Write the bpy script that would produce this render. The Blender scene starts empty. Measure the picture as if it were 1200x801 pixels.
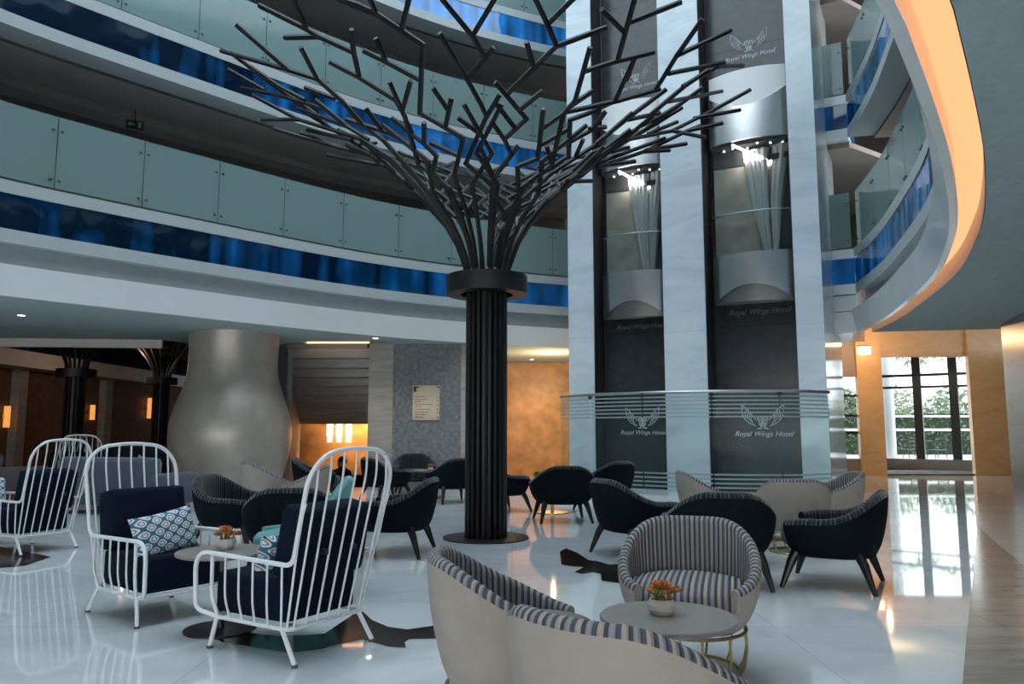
import bpy, bmesh, math, random
from mathutils import Vector, Matrix
from math import sin, cos, pi, radians, hypot, atan2, sqrt
random.seed(7)
scene = bpy.context.scene
COL = scene.collection

# ------------------------------------------------------------------ camera
F = 890.0; EYE = 1.2; PITCH = math.atan(101.5 / F)
cam_d = bpy.data.cameras.new('camera'); cam = bpy.data.objects.new('camera', cam_d); COL.objects.link(cam)
cam.location = (0, 0, EYE); cam.rotation_euler = (pi / 2 + PITCH, 0, 0)
cam_d.sensor_width = 36.0; cam_d.lens = F / 1200 * 36; cam_d.clip_start = 0.05; cam_d.clip_end = 400
scene.camera = cam
scene.view_settings.view_transform = 'Standard'; scene.view_settings.look = 'None'
scene.view_settings.gamma = 1; scene.view_settings.use_curve_mapping = False
scene.view_settings.exposure = 0.15

def ray(u, v):
    x = (u - 600) / F; y = (400.5 - v) / F; c, s = cos(PITCH), sin(PITCH)
    return Vector((x, c - s * y, s + c * y))
def at_y(u, v, Y):
    r = ray(u, v); t = Y / r.y
    return Vector((r.x * t, Y, EYE + r.z * t))
def at_z(u, v, z=0.0):
    r = ray(u, v); t = (z - EYE) / r.z
    return Vector((r.x * t, r.y * t, z))

# ------------------------------------------------------------------ objects
def thing(name, label, cat, loc=(0, 0, 0), rz=0.0, group=None):
    o = bpy.data.objects.new(name, None); COL.objects.link(o)
    o.empty_display_size = .1
    o.location = loc; o.rotation_euler = (0, 0, rz)
    o['label'] = label; o['category'] = cat
    if group: o['group'] = group
    return o
def tag(o, label, cat, group=None):
    o['label'] = label; o['category'] = cat
    if group: o['group'] = group
    return o
def obj(name, bm, m, parent=None, loc=None, rz=None, sharp=35, smooth=True, mats=None):
    me = bpy.data.meshes.new(name)
    bmesh.ops.recalc_face_normals(bm, faces=bm.faces[:])
    bm.to_mesh(me); bm.free()
    if smooth:
        me.shade_smooth(); me.set_sharp_from_angle(angle=radians(sharp))
    for mm in ([m] if mats is None else mats): me.materials.append(mm)
    o = bpy.data.objects.new(name, me); COL.objects.link(o)
    if parent is not None: o.parent = parent
    if loc is not None: o.location = loc
    if rz is not None: o.rotation_euler = (0, 0, rz)
    return o
def struct(name, bm, m, **k):
    o = obj(name, bm, m, **k); o['kind'] = 'structure'; return o
def dup(root, loc, rz, label=None, group=None, cat=None, scale=None):
    r = root.copy(); COL.objects.link(r); r.location = loc; r.rotation_euler = (0, 0, rz)
    if scale: r.scale = (scale,) * 3
    if label: r['label'] = label
    if group: r['group'] = group
    if cat: r['category'] = cat
    for ch in list(root.children):
        c = ch.copy(); COL.objects.link(c); c.parent = r
        for g in list(ch.children):
            d = g.copy(); COL.objects.link(d); d.parent = c
    return r

# ------------------------------------------------------------------ geometry
def BM(): return bmesh.new()
def box(bm, lo, hi, M=None, bev=0.0):
    xs = (lo[0], hi[0]); ys = (lo[1], hi[1]); zs = (lo[2], hi[2])
    v = [bm.verts.new((x, y, z)) for x in xs for y in ys for z in zs]
    idx = [(0, 1, 3, 2), (4, 6, 7, 5), (0, 4, 5, 1), (2, 3, 7, 6), (0, 2, 6, 4), (1, 5, 7, 3)]
    fs = [bm.faces.new([v[i] for i in f]) for f in idx]
    if bev > 0:
        es = list({e for f in fs for e in f.edges})
        r = bmesh.ops.bevel(bm, geom=es, offset=bev, segments=2, affect='EDGES', profile=.6)
        v = list({w for f in r['faces'] for w in f.verts} | {w for w in v if w.is_valid})
    if M is not None:
        for w in v: w.co = M @ w.co
    return v
def tube(bm, pts, r, n=8, closed=False, cap=True):
    pts = [Vector(p) for p in pts]
    N = len(pts)
    rs = r if isinstance(r, (list, tuple)) else [r] * N
    tans = []
    for i in range(N):
        if closed: t = pts[(i + 1) % N] - pts[i - 1]
        else: t = pts[min(i + 1, N - 1)] - pts[max(i - 1, 0)]
        tans.append(t.normalized())
    up = Vector((0, 0, 1)) if abs(tans[0].z) < .9 else Vector((1, 0, 0))
    a = tans[0].cross(up).normalized()
    rings = []
    for i in range(N):
        t = tans[i]; a = (a - t * a.dot(t)).normalized(); b = t.cross(a)
        k = 1.0
        if 0 < i < N - 1:
            d = (pts[i] - pts[i - 1]).normalized().dot(t); k = 1 / max(d, .6)
        rings.append([bm.verts.new(pts[i] + (a * cos(2 * pi * j / n) + b * sin(2 * pi * j / n)) * rs[i] * k) for j in range(n)])
    for i in range(N if closed else N - 1):
        A, B = rings[i], rings[(i + 1) % N]
        for j in range(n): bm.faces.new((A[j], A[(j + 1) % n], B[(j + 1) % n], B[j]))
    if cap and not closed:
        bm.faces.new(rings[0][::-1]); bm.faces.new(rings[-1])
def fillet(pts, rad, seg=5):
    pts = [Vector(p) for p in pts]; out = [pts[0]]
    for i in range(1, len(pts) - 1):
        p, a, b = pts[i], pts[i - 1], pts[i + 1]
        ra = rad[i] if isinstance(rad, (list, tuple)) else rad
        d1 = (a - p); d2 = (b - p)
        ra = min(ra, d1.length * .49, d2.length * .49)
        s = p + d1.normalized() * ra; e = p + d2.normalized() * ra
        for k in range(seg + 1):
            t = k / seg; out.append(s * (1 - t) ** 2 + p * 2 * t * (1 - t) + e * t * t)
    out.append(pts[-1]); return out
def lathe(bm, prof, n=32, c=(0, 0, 0)):
    rings = []
    for r, z in prof:
        if r < 1e-5: rings.append([bm.verts.new((c[0], c[1], c[2] + z))])
        else: rings.append([bm.verts.new((c[0] + r * cos(2 * pi * j / n), c[1] + r * sin(2 * pi * j / n), c[2] + z)) for j in range(n)])
    for A, B in zip(rings, rings[1:]):
        for j in range(n):
            a, a2 = A[j % len(A)], A[(j + 1) % len(A)]; b, b2 = B[j % len(B)], B[(j + 1) % len(B)]
            vs = []
            for w in (a, a2, b2, b):
                if w not in vs: vs.append(w)
            if len(vs) > 2: bm.faces.new(vs)
def prism(bm, poly, z0, z1):
    a = [bm.verts.new((p[0], p[1], z0)) for p in poly]; b = [bm.verts.new((p[0], p[1], z1)) for p in poly]
    n = len(poly)
    for i in range(n): bm.faces.new((a[i], a[(i + 1) % n], b[(i + 1) % n], b[i]))
    f = [bm.faces.new(a[::-1]), bm.faces.new(b)]
    bmesh.ops.triangulate(bm, faces=f)
def quad(bm, a, b, c, d):
    return bm.faces.new([bm.verts.new(Vector(p)) for p in (a, b, c, d)])
def catmull(P, step):
    P = [Vector((p[0], p[1], 0)) for p in P]; out = []
    for i in range(len(P) - 1):
        p0 = P[max(i - 1, 0)]; p1 = P[i]; p2 = P[i + 1]; p3 = P[min(i + 2, len(P) - 1)]
        n = max(2, int((p2 - p1).length / step))
        for k in range(n):
            t = k / n
            out.append(.5 * ((2 * p1) + (p2 - p0) * t + (2 * p0 - 5 * p1 + 4 * p2 - p3) * t * t + (3 * p1 - p0 - 3 * p2 + p3) * t ** 3))
    out.append(P[-1]); return out
def offs(C, d):
    out = []
    for i, p in enumerate(C):
        t = (C[min(i + 1, len(C) - 1)] - C[max(i - 1, 0)]).normalized()
        out.append(p + Vector((-t.y, t.x, 0)) * d)
    return out
def sweep(bm, C, prof, closed=False, caps=True):
    rows = []
    for o, z in prof:
        rows.append([bm.verts.new((p.x, p.y, z)) for p in offs(C, o)])
    L = list(zip(rows, rows[1:])) + ([(rows[-1], rows[0])] if closed else [])
    for A, B in L:
        for i in range(len(C) - 1): bm.faces.new((A[i], A[i + 1], B[i + 1], B[i]))
    if closed and caps:
        bm.faces.new([r[0] for r in rows]); bm.faces.new([r[-1] for r in rows][::-1])

# ------------------------------------------------------------------ materials
def nodes(name):
    m = bpy.data.materials.new(name); m.use_nodes = True
    nt = m.node_tree; b = nt.nodes['Principled BSDF']
    return m, nt, b
def N(nt, t, **k):
    n = nt.nodes.new(t)
    for a, v in k.items():
        if a in n.inputs: n.inputs[a].default_value = v
        else: setattr(n, a, v)
    return n
def c4(c): return (c[0], c[1], c[2], 1)
def srgb(*c):
    f = lambda x: x / 12.92 if x <= .04045 else ((x + .055) / 1.055) ** 2.4
    return tuple(f(x / 255) for x in c)
def mat(name, col, rough=.5, metal=0.0, var=0.0, scale=8, bump=0.0, bscale=40, spec=.5, coat=0.0, sheen=0.0):
    m, nt, b = nodes(name)
    b.inputs['Base Color'].default_value = c4(col); b.inputs['Roughness'].default_value = rough
    b.inputs['Metallic'].default_value = metal; b.inputs['Specular IOR Level'].default_value = spec
    b.inputs['Coat Weight'].default_value = coat
    if sheen: b.inputs['Sheen Weight'].default_value = sheen
    tc = N(nt, 'ShaderNodeTexCoord')
    if var:
        no = N(nt, 'ShaderNodeTexNoise', Scale=scale, Detail=6); nt.links.new(tc.outputs['Object'], no.inputs['Vector'])
        cr = N(nt, 'ShaderNodeValToRGB')
        cr.color_ramp.elements[0].position = .3; cr.color_ramp.elements[1].position = .7
        cr.color_ramp.elements[0].color = c4([x * (1 - var) for x in col]); cr.color_ramp.elements[1].color = c4([min(1, x * (1 + var)) for x in col])
        nt.links.new(no.outputs['Fac'], cr.inputs['Fac']); nt.links.new(cr.outputs['Color'], b.inputs['Base Color'])
    if bump:
        n2 = N(nt, 'ShaderNodeTexNoise', Scale=bscale, Detail=4); nt.links.new(tc.outputs['Object'], n2.inputs['Vector'])
        bp = N(nt, 'ShaderNodeBump', Strength=bump, Distance=.02); nt.links.new(n2.outputs['Fac'], bp.inputs['Height'])
        nt.links.new(bp.outputs['Normal'], b.inputs['Normal'])
    return m
def marble(name, base, vein, rough=.12, scale=.8, stretch=(1, 1, 4), amount=.5, dist=2.5, tile=None, spec=.5):
    m, nt, b = nodes(name); L = nt.links
    tc = N(nt, 'ShaderNodeTexCoord'); mp = N(nt, 'ShaderNodeMapping'); mp.inputs['Scale'].default_value = stretch
    L.new(tc.outputs['Object'], mp.inputs['Vector'])
    n1 = N(nt, 'ShaderNodeTexNoise', Scale=scale, Detail=9, Roughness=.62, Distortion=dist); L.new(mp.outputs['Vector'], n1.inputs['Vector'])
    cr = N(nt, 'ShaderNodeValToRGB'); e = cr.color_ramp.elements
    e[0].position = .36; e[0].color = c4([base[i] * (1 - amount) + vein[i] * amount for i in range(3)])
    e[1].position = .56; e[1].color = c4(base)
    x = cr.color_ramp.elements.new(.47); x.color = c4([base[i] * (1 - amount * .4) + vein[i] * amount * .4 for i in range(3)])
    x = cr.color_ramp.elements.new(.75); x.color = c4([min(1, base[i] * 1.08) for i in range(3)])
    L.new(n1.outputs['Fac'], cr.inputs['Fac'])
    out = cr.outputs['Color']
    if tile:
        br = N(nt, 'ShaderNodeTexBrick', offset=0.0); br.inputs['Color1'].default_value = (1, 1, 1, 1); br.inputs['Color2'].default_value = (.94, .94, .95, 1)
        br.inputs['Mortar'].default_value = (.62, .62, .64, 1); br.inputs['Scale'].default_value = 1; br.inputs['Mortar Size'].default_value = tile[2]
        br.inputs['Brick Width'].default_value = tile[0]; br.inputs['Row Height'].default_value = tile[1]
        m2 = N(nt, 'ShaderNodeMapping'); m2.inputs['Rotation'].default_value = tile[3] if len(tile) > 3 else (0, 0, 0)
        L.new(tc.outputs['Object'], m2.inputs['Vector']); L.new(m2.outputs['Vector'], br.inputs['Vector'])
        mx = N(nt, 'ShaderNodeMix', data_type='RGBA', blend_type='MULTIPLY'); mx.inputs[0].default_value = 1
        L.new(out, mx.inputs[6]); L.new(br.outputs['Color'], mx.inputs[7]); out = mx.outputs[2]
    L.new(out, b.inputs['Base Color']); b.inputs['Roughness'].default_value = rough; b.inputs['Specular IOR Level'].default_value = spec
    return m
def emit(name, col, s):
    m, nt, b = nodes(name)
    b.inputs['Base Color'].default_value = c4(col); b.inputs['Emission Color'].default_value = c4(col); b.inputs['Emission Strength'].default_value = s
    return m
def pane_mat(name, tint, milk, fac, rough=.05):
    m, nt, b = nodes(name); L = nt.links
    tr = N(nt, 'ShaderNodeBsdfTransparent'); tr.inputs['Color'].default_value = c4(tint)
    mx = N(nt, 'ShaderNodeMixShader', Fac=fac)
    b.inputs['Base Color'].default_value = c4(milk); b.inputs['Roughness'].default_value = rough; b.inputs['Specular IOR Level'].default_value = .6
    L.new(tr.outputs[0], mx.inputs[1]); L.new(b.outputs[0], mx.inputs[2]); L.new(mx.outputs[0], nt.nodes['Material Output'].inputs['Surface'])
    return m
def stripes(name, cols, period, rough=.85, rib=.5, axis=0, sheen=.3):
    """bands across the cloth, along the UV map laid in metres"""
    m, nt, b = nodes(name); L = nt.links
    uv = N(nt, 'ShaderNodeUVMap'); sp = N(nt, 'ShaderNodeSeparateXYZ'); L.new(uv.outputs[0], sp.inputs[0])
    mu = N(nt, 'ShaderNodeMath', operation='DIVIDE'); L.new(sp.outputs[axis], mu.inputs[0]); mu.inputs[1].default_value = period
    fr = N(nt, 'ShaderNodeMath', operation='FRACT'); L.new(mu.outputs[0], fr.inputs[0])
    cr = N(nt, 'ShaderNodeValToRGB'); cr.color_ramp.interpolation = 'CONSTANT'
    e = cr.color_ramp.elements; e[0].position = 0; e[0].color = c4(cols[0][1]); e[1].position = cols[1][0]; e[1].color = c4(cols[1][1])
    for p, c in cols[2:]: x = e.new(p); x.color = c4(c)
    L.new(fr.outputs[0], cr.inputs[0]); L.new(cr.outputs['Color'], b.inputs['Base Color']); b.inputs['Roughness'].default_value = rough
    b.inputs['Sheen Weight'].default_value = sheen; b.inputs['Specular IOR Level'].default_value = .2
    k = len(cols)
    m2 = N(nt, 'ShaderNodeMath', operation='MULTIPLY'); L.new(mu.outputs[0], m2.inputs[0]); m2.inputs[1].default_value = 2 * pi * (k / 2 if k > 3 else 1)
    sn = N(nt, 'ShaderNodeMath', operation='SINE'); L.new(m2.outputs[0], sn.inputs[0])
    bp = N(nt, 'ShaderNodeBump', Strength=rib, Distance=.01); L.new(sn.outputs[0], bp.inputs['Height']); L.new(bp.outputs[0], b.inputs['Normal'])
    return m
# ------------------------------------------------------------------ palette
M = {}
M['floor'] = marble('polished_white_marble', (.70, .73, .75), (.50, .53, .55), rough=.035, spec=.75, scale=.55, stretch=(1, 1.6, 1), amount=.5, dist=1.6, tile=(1.6, 1.6, .0025))
M['floor_brown'] = marble('brown_marble', (.30, .265, .235), (.17, .15, .13), rough=.16, scale=.9, stretch=(1, 5, 1), amount=.8, dist=1.2, tile=(1.5, 1.5, .004))
M['floor_cream'] = marble('cream_marble', (.50, .46, .42), (.40, .36, .33), rough=.2, scale=.9, amount=.5)
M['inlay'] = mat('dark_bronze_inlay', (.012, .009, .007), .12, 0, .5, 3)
M['ceil'] = mat('grey_plaster_ceiling', (.45, .55, .555), .9, 0, .07, 14, .15, 60)
M['white'] = mat('pale_grey_plaster', (.40, .435, .445), .55, 0, .03, 3)
M['gloss_white'] = mat('polished_white_lacquer', (.80, .83, .835), .16, 0, .02, 2)
M['recess'] = mat('grey_plaster', (.31, .34, .345), .6, 0, .05, 3)
M['soffit'] = mat('taupe_soffit', (.34, .285, .255), .8, 0, .06, 2)
M['soffit_dark'] = mat('dark_shadow_gap', (.10, .092, .088), .7)
M['corridor'] = mat('brown_corridor_wall', (.15, .125, .11), .8, 0, .1, 2)
M['emarble'] = marble('pale_blue_grey_marble', (.66, .73, .78), (.42, .49, .55), rough=.09, scale=.42, stretch=(1, 1, 3.2), amount=.42, dist=2.2, tile=(9, 2.9, .003, (pi / 2, 0, 0)))
M['stone'] = mat('grey_mottled_stone', (.20, .205, .21), .55, 0, .35, 12)
M['beige_marble'] = marble('beige_travertine', (.38, .35, .31), (.26, .23, .20), rough=.3, scale=.8, stretch=(.5, .5, 6), amount=.7)
M['greymarble'] = marble('grey_veined_marble', (.25, .24, .235), (.15, .145, .14), rough=.3, scale=.5, stretch=(.5, .5, 4), amount=.7, tile=(9, 1.25, .004, (pi / 2, 0, 0)))
M['orange'] = mat('amber_onyx', (.62, .35, .15), .35, 0, .28, 3.2)
M['orange2'] = marble('honey_marble', (.80, .50, .26), (.62, .36, .17), rough=.25, scale=.8, stretch=(1, 1, 2), amount=.5)
M['cove'] = mat('cove_plaster', (.72, .66, .58), .7)
M['led'] = emit('warm_led_strip', (1.0, .50, .20), 3.2)
M['black'] = mat('black_powder_coat', (.012, .012, .013), .45)
M['brown_panel'] = mat('brown_timber_panel', (.13, .075, .05), .55, 0, .25, 3)
M['slat'] = mat('timber_slat', (.22, .13, .09), .55, 0, .25, 5)
M['glass_balu'] = pane_mat('teal_balustrade_glass', (.60, .79, .77), (.27, .375, .365), .62, .09)
M['glass_clear'] = pane_mat('clear_glass', (.93, .97, .97), (.10, .13, .13), .10, .02)
M['glass_rail'] = pane_mat('greenish_railing_glass', (.93, .972, .968), (.20, .27, .27), .06, .03)
M['steel'] = mat('brushed_steel', (.52, .53, .54), .3, 1.0, .04, 30)
M['brass'] = mat('brass', (.45, .30, .12), .3, 1.0)

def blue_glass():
    m, nt, b = nodes('wavy_blue_glass_painted_sheen'); L = nt.links
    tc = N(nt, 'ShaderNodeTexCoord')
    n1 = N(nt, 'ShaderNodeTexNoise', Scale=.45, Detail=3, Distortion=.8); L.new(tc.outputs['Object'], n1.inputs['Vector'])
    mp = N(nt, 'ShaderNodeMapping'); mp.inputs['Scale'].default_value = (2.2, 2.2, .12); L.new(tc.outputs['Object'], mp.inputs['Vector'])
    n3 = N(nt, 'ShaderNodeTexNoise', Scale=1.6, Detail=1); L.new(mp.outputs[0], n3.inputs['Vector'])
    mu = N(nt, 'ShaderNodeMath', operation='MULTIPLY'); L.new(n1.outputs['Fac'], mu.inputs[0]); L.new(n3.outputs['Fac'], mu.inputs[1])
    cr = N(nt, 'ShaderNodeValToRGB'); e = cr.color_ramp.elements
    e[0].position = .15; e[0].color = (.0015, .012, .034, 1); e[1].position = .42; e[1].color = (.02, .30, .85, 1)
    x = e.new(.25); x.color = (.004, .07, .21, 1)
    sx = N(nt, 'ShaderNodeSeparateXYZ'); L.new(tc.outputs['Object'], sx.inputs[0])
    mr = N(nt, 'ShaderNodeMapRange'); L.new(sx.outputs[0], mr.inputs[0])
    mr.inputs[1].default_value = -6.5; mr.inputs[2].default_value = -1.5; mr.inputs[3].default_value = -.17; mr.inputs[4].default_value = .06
    ad = N(nt, 'ShaderNodeMath', operation='ADD'); L.new(mu.outputs[0], ad.inputs[0]); L.new(mr.outputs[0], ad.inputs[1])  # bias paints reflections into the colour: dark at left, bright at right
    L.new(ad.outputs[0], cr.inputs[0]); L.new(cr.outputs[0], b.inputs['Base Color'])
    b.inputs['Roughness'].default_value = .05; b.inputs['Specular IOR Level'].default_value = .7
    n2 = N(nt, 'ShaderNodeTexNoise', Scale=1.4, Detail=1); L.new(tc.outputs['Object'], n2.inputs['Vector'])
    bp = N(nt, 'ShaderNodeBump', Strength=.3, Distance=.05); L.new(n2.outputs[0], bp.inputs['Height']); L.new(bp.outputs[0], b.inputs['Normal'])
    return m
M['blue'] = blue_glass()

# ------------------------------------------------------------------ floor
bm = BM(); prism(bm, [(-17, -8), (15, -8), (15, 22.6), (8, 24), (1, 36), (-2.42, 36), (-2.42, 15.9), (-4.35, 15.9), (-4.35, 36), (-17, 36)], -.2, 0); struct('floor', bm, M['floor'])
bm = BM(); box(bm, (-4.4, 15.8, -.9), (-2.4, 21, -.75)); box(bm, (-4.4, 15.8, -.8), (-2.4, 15.9, -.2)); struct('floor_well', bm, M['floor'], smooth=False)

# ------------------------------------------------------------------ the oval ring of balconies round the atrium
RING = [(6.15, 13.4), (5.85, 12.0), (5.5, 10.75), (4.74, 8.47), (4.01, 6.87), (3.48, 5.89), (2.86, 4.88), (2.38, 4.16), (1.77, 3.29),
        (1.45, 2.86), (.7, 1.95), (-.4, 1.0), (-2.0, .25), (-4, 0), (-6.2, .5), (-7.7, 1.9), (-8.45, 3.9), (-8.3, 6.0), (-7.6, 7.95),
        (-6.65, 9.5), (-5.68, 10.65), (-4.95, 11.45), (-4.2, 12.27), (-3.35, 13.15), (-2.4, 14.0), (-1.2, 14.85), (.1, 15.55), (1.15, 16.02), (1.95, 16.3)]
C = catmull(RING, .22)
FH = 2.9
def ring(name, prof, m, closed=False, c=None):
    bm = BM(); sweep(bm, c or C, prof, closed); return struct(name, bm, m)
# the white lip under the first floor, the grey recess over it
ring('lip_fascia', [(.10, 3.3), (-.10, 3.3), (0, 2.9), (.06, 2.9), (.06, 3.12)], M['gloss_white'])
ring('recess_band', [(.16, 3.6), (.16, 3.3), (.10, 3.3)], M['recess'])
for k in range(4):
    d = FH * k
    ring('lower_strip', [(.5, 3.6 + d), (0, 3.6 + d), (0, 3.78 + d)], M['white'])
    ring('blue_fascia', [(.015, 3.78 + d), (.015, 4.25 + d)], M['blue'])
    ring('upper_strip', [(0, 4.25 + d), (0, 4.42 + d), (.30, 4.42 + d), (.30, 4.36 + d), (2.0, 4.36 + d)], M['white'])
    if k:
        ring('shadow_gap', [(.05, 3.6 + d), (.05, 3.66 + d), (.45, 3.66 + d), (.45, 3.55 + d)], M['soffit_dark'])  # dark paint stands in for the shade under the strip
        ring('balcony_soffit', [(.45, 3.55 + d), (1.55, 3.55 + d), (1.55, 3.42 + d), (1.65, 3.42 + d), (2.0, 3.42 + d)], M['soffit'])
    if k < 3:
        ring('corridor_wall', [(2.0, 4.36 + d), (2.0, 3.42 + d + FH)], M['corridor'])
# roof slab of the ground floor outside the void, the seal over it and the skylight
ring('upper_slab', [(1.6, 4.0), (14, 4.0), (14, 4.15), (1.6, 4.15)], M['recess'])
bm = BM(); box(bm, (-17, 18.6, 4.0), (6, 37, 4.15)); struct('hall_roof', bm, M['soffit_dark'])
bm = BM(); box(bm, (-14, -4, 13.5), (11, 20, 13.53)); 
SKY = struct('skylight', bm, pane_mat('tinted_skylight_glass', (.86, .93, .97), (.1, .1, .1), .04))
bm = BM()
for i in range(6): box(bm, (-14 + i * 5, -4, 13.3), (-13.86 + i * 5, 20, 13.5))
for i in range(6): box(bm, (-14, -4 + i * 4.8, 13.3), (11, -3.86 + i * 4.8, 13.5))
struct('skylight_frame', bm, M['white'])
ring('upper_wall', [(2.0, 13.02), (2.0, 13.5)], M['corridor'])

# ground-floor ceilings: right and behind along the ring, then the left-hand one with the stair opening
i0 = min(range(len(C)), key=lambda i: (C[i] - Vector((-8.45, 3.9, 0))).length)
CR_ = C[:i0 + 1]; CL_ = C[i0:]
ring('ceiling', [(.24, 3.12), (.24, 2.9), (9.0, 2.9), (9.0, 3.3)], M['ceil'], c=CR_)
bm = BM(); sweep(bm, CR_, [(.235, 3.12), (.235, 2.9)]); struct('cove_side', bm, M['cove'])
bm = BM()
lip = [(p.x, p.y) for p in offs(CL_, .07)]
prism(bm, lip + [(2.6, 16.6), (2.6, 20.2), (-2.55, 20.2), (-2.55, 14.85), (-4.15, 14.85), (-4.15, 20.2), (-6.3, 20.2), (-6.3, 15.6), (-6.75, 14.6), (-9.7, 14.3), (-17, 13.4), (-17, 3.9)], 2.9, 3.05)
struct('ceiling_left', bm, M['ceil'])
bm = BM()
for a, b in [((-17, 13.35), (-9.7, 14.25)), ((-9.7, 14.25), (-6.75, 14.55))]:
    a, b = Vector((*a, 0)), Vector((*b, 0)); n = Vector((-(b - a).y, (b - a).x, 0)).normalized() * .08
    prism(bm, [(a.x, a.y), (b.x, b.y), (b.x + n.x, b.y + n.y), (a.x + n.x, a.y + n.y)], 2.74, 3.0)
struct('ceiling_edge', bm, mat('beige_edge', (.62, .56, .50), .6))
# glowing cove soffit of the right-hand ring, in place of a hidden LED strip
iA = 0; iB = min(range(len(C)), key=lambda i: (C[i] - Vector((.2, 1.4, 0))).length)
bm = BM(); sweep(bm, C[iA:iB], [(.06, 3.115), (.236, 3.115), (.236, 3.135), (.06, 3.135)], True)
tag(obj('light_strip', bm, emit('amber_cove_glow', (1.0, .46, .21), .95)), 'long amber glowing soffit in the curved cove of the right-hand balcony', 'light strip')

# landing block between lift and ring (flat faces towards the hall)
bm = BM()
A = at_y(962, 400, 13.7); Bc = Vector((6.15, 13.4, 0))
d = (Bc - Vector((A.x, A.y, 0))).normalized(); nn = Vector((-d.y, d.x, 0))
def slab_on(bm, z0, z1, off=0.0, dep=1.6):
    a = Vector((A.x, A.y, 0)) - d * .3 + nn * off; b = Bc + nn * off + d * off * .2
    prism(bm, [(a.x, a.y), (b.x, b.y), (b.x + nn.x * dep, b.y + nn.y * dep), (a.x + nn.x * dep, a.y + nn.y * dep)], z0, z1)
slab_on(bm, 2.9, 3.28); slab_on(bm, 3.30, 3.58, .03)
for k in range(3): slab_on(bm, 3.6 + FH * k, 3.78 + FH * k); slab_on(bm, 4.25 + FH * k, 4.42 + FH * k)
struct('landing_slab', bm, M['gloss_white'], smooth=False)
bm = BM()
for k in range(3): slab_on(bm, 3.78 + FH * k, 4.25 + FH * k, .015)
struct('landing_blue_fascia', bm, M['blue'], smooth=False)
bm = BM()
for k in range(1, 4):
    a = Vector((A.x, A.y, 0)) + nn * .25 - d * .3; b = Bc + nn * .25; e = b + nn * 8 + d * 4
    prism(bm, [(a.x, a.y), (b.x, b.y), (e.x, e.y), (a.x + nn.x * 8, a.y + nn.y * 8)], 3.5 + FH * k, 3.6 + FH * k)
struct('landing_soffit', bm, M['soffit'], smooth=False)
bm = BM()
a = Vector((A.x, A.y, 0)) - d * .3; b = a + nn * 5
box(bm, (a.x + .3, 19.5, 4.0), (8.6, 19.7, 13.5)); box(bm, (8.4, 14.2, 4.0), (8.6, 19.6, 13.5)); struct('wall_landing', bm, M['corridor'])

M['clamp'] = mat('grey_clamp', (.06, .07, .07), .4, .5)
# ------------------------------------------------------------------ balustrade glass: one railing per balcony, each pane a part
def balustrade(label, path, z, w=1.18, phase=0.0, h=1.06, flip=False):
    t = thing('glass_balustrade', label, 'glass railing', (path[0].x, path[0].y, z), 0, None)
    base = Vector((path[0].x, path[0].y, z))
    acc = [0]
    for a, b in zip(path, path[1:]): acc.append(acc[-1] + (b - a).length)
    def pt(s):
        for i in range(len(path) - 1):
            if acc[i + 1] >= s or i == len(path) - 2:
                return path[i].lerp(path[i + 1], (s - acc[i]) / max(1e-6, acc[i + 1] - acc[i]))
    s = phase; first = True
    while s < acc[-1] - .05:
        e = min(s + w, acc[-1]); bm = BM(); K = 6
        F_ = [pt(max(0, s + .006 + (e - s - .012) * k / K)) for k in range(K + 1)]
        rows = []
        for off, zz in ((0, .05), (0, h), (.014, h), (.014, .05)):
            rows.append([bm.verts.new((p.x - base.x, p.y - base.y, zz)) for p in offs(F_, off)])
        for A_, B_ in zip(rows, rows[1:] + rows[:1]):
            for k in range(K): bm.faces.new((A_[k], A_[k + 1], B_[k + 1], B_[k]))
        bm.faces.new([r[0] for r in rows]); bm.faces.new([r[-1] for r in rows][::-1])
        p = obj('pane', bm, M['glass_balu'], t)
        n_ = (F_[1] - F_[0]).normalized(); perp = Vector((-n_.y, n_.x, 0))
        for q in (F_[0] + n_ * .05, F_[-1] - n_ * .05):
            for zz in (.16, h - .2):
                Mx = Matrix.Translation((q.x - base.x, q.y - base.y, zz)) @ Matrix.Rotation(atan2(n_.y, n_.x), 4, 'Z')
                bm = BM(); box(bm, (-.018, -.015, -.012), (.018, .025, .012), Mx); obj('clamp', bm, M['clamp'], p)
        s = e
    bm = BM(); sweep(bm, path, [(-.012, z + .0), (-.012, z + .035), (.03, z + .035), (.03, z)], True)
    for v in bm.verts: v.co -= base
    obj('bottom_channel', bm, mat('dark_channel', (.05, .045, .04), .5), t)
    return t
def sub(x0, y0, x1, y1, off=.07):
    a = min(range(len(C)), key=lambda i: (C[i] - Vector((x0, y0, 0))).length); b = min(range(len(C)), key=lambda i: (C[i] - Vector((x1, y1, 0))).length)
    return offs(C, off)[a:b + 1]
balustrade('long curved teal glass railing of the lowest balcony left of the lifts', sub(-8.45, 3.9, 1.95, 16.3), 4.42, 1.17, -.25)
balustrade('long curved teal glass railing of the middle balcony left of the lifts', sub(-8.45, 3.9, 1.95, 16.3), 4.42 + FH, 1.17, -.7)
balustrade('curved glass railing of the topmost balcony seen, above the metal tree', sub(-5.68, 10.65, 1.95, 16.3), 4.42 + 2 * FH, 1.17, -.3)
balustrade('curved glass railing of the lowest balcony right of the lifts', sub(6.15, 13.4, 2.38, 4.16), 4.42, 1.17, 0)
balustrade('curved glass railing of the upper balcony right of the lifts', sub(6.15, 13.4, 4.0, 6.87), 4.42 + FH, 1.17, 0)
for k in range(2):
    a_ = Vector((A.x, A.y, 0)) + nn * .06 - d * .05; b_ = Bc + nn * .06 - d * .03
    balustrade('short flat glass panel facing the hall on the %s landing right of the lifts' % ('lowest', 'upper')[k], [a_.lerp(b_, q / 4) for q in range(5)], 4.42 + FH * k, 2.0)
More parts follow.
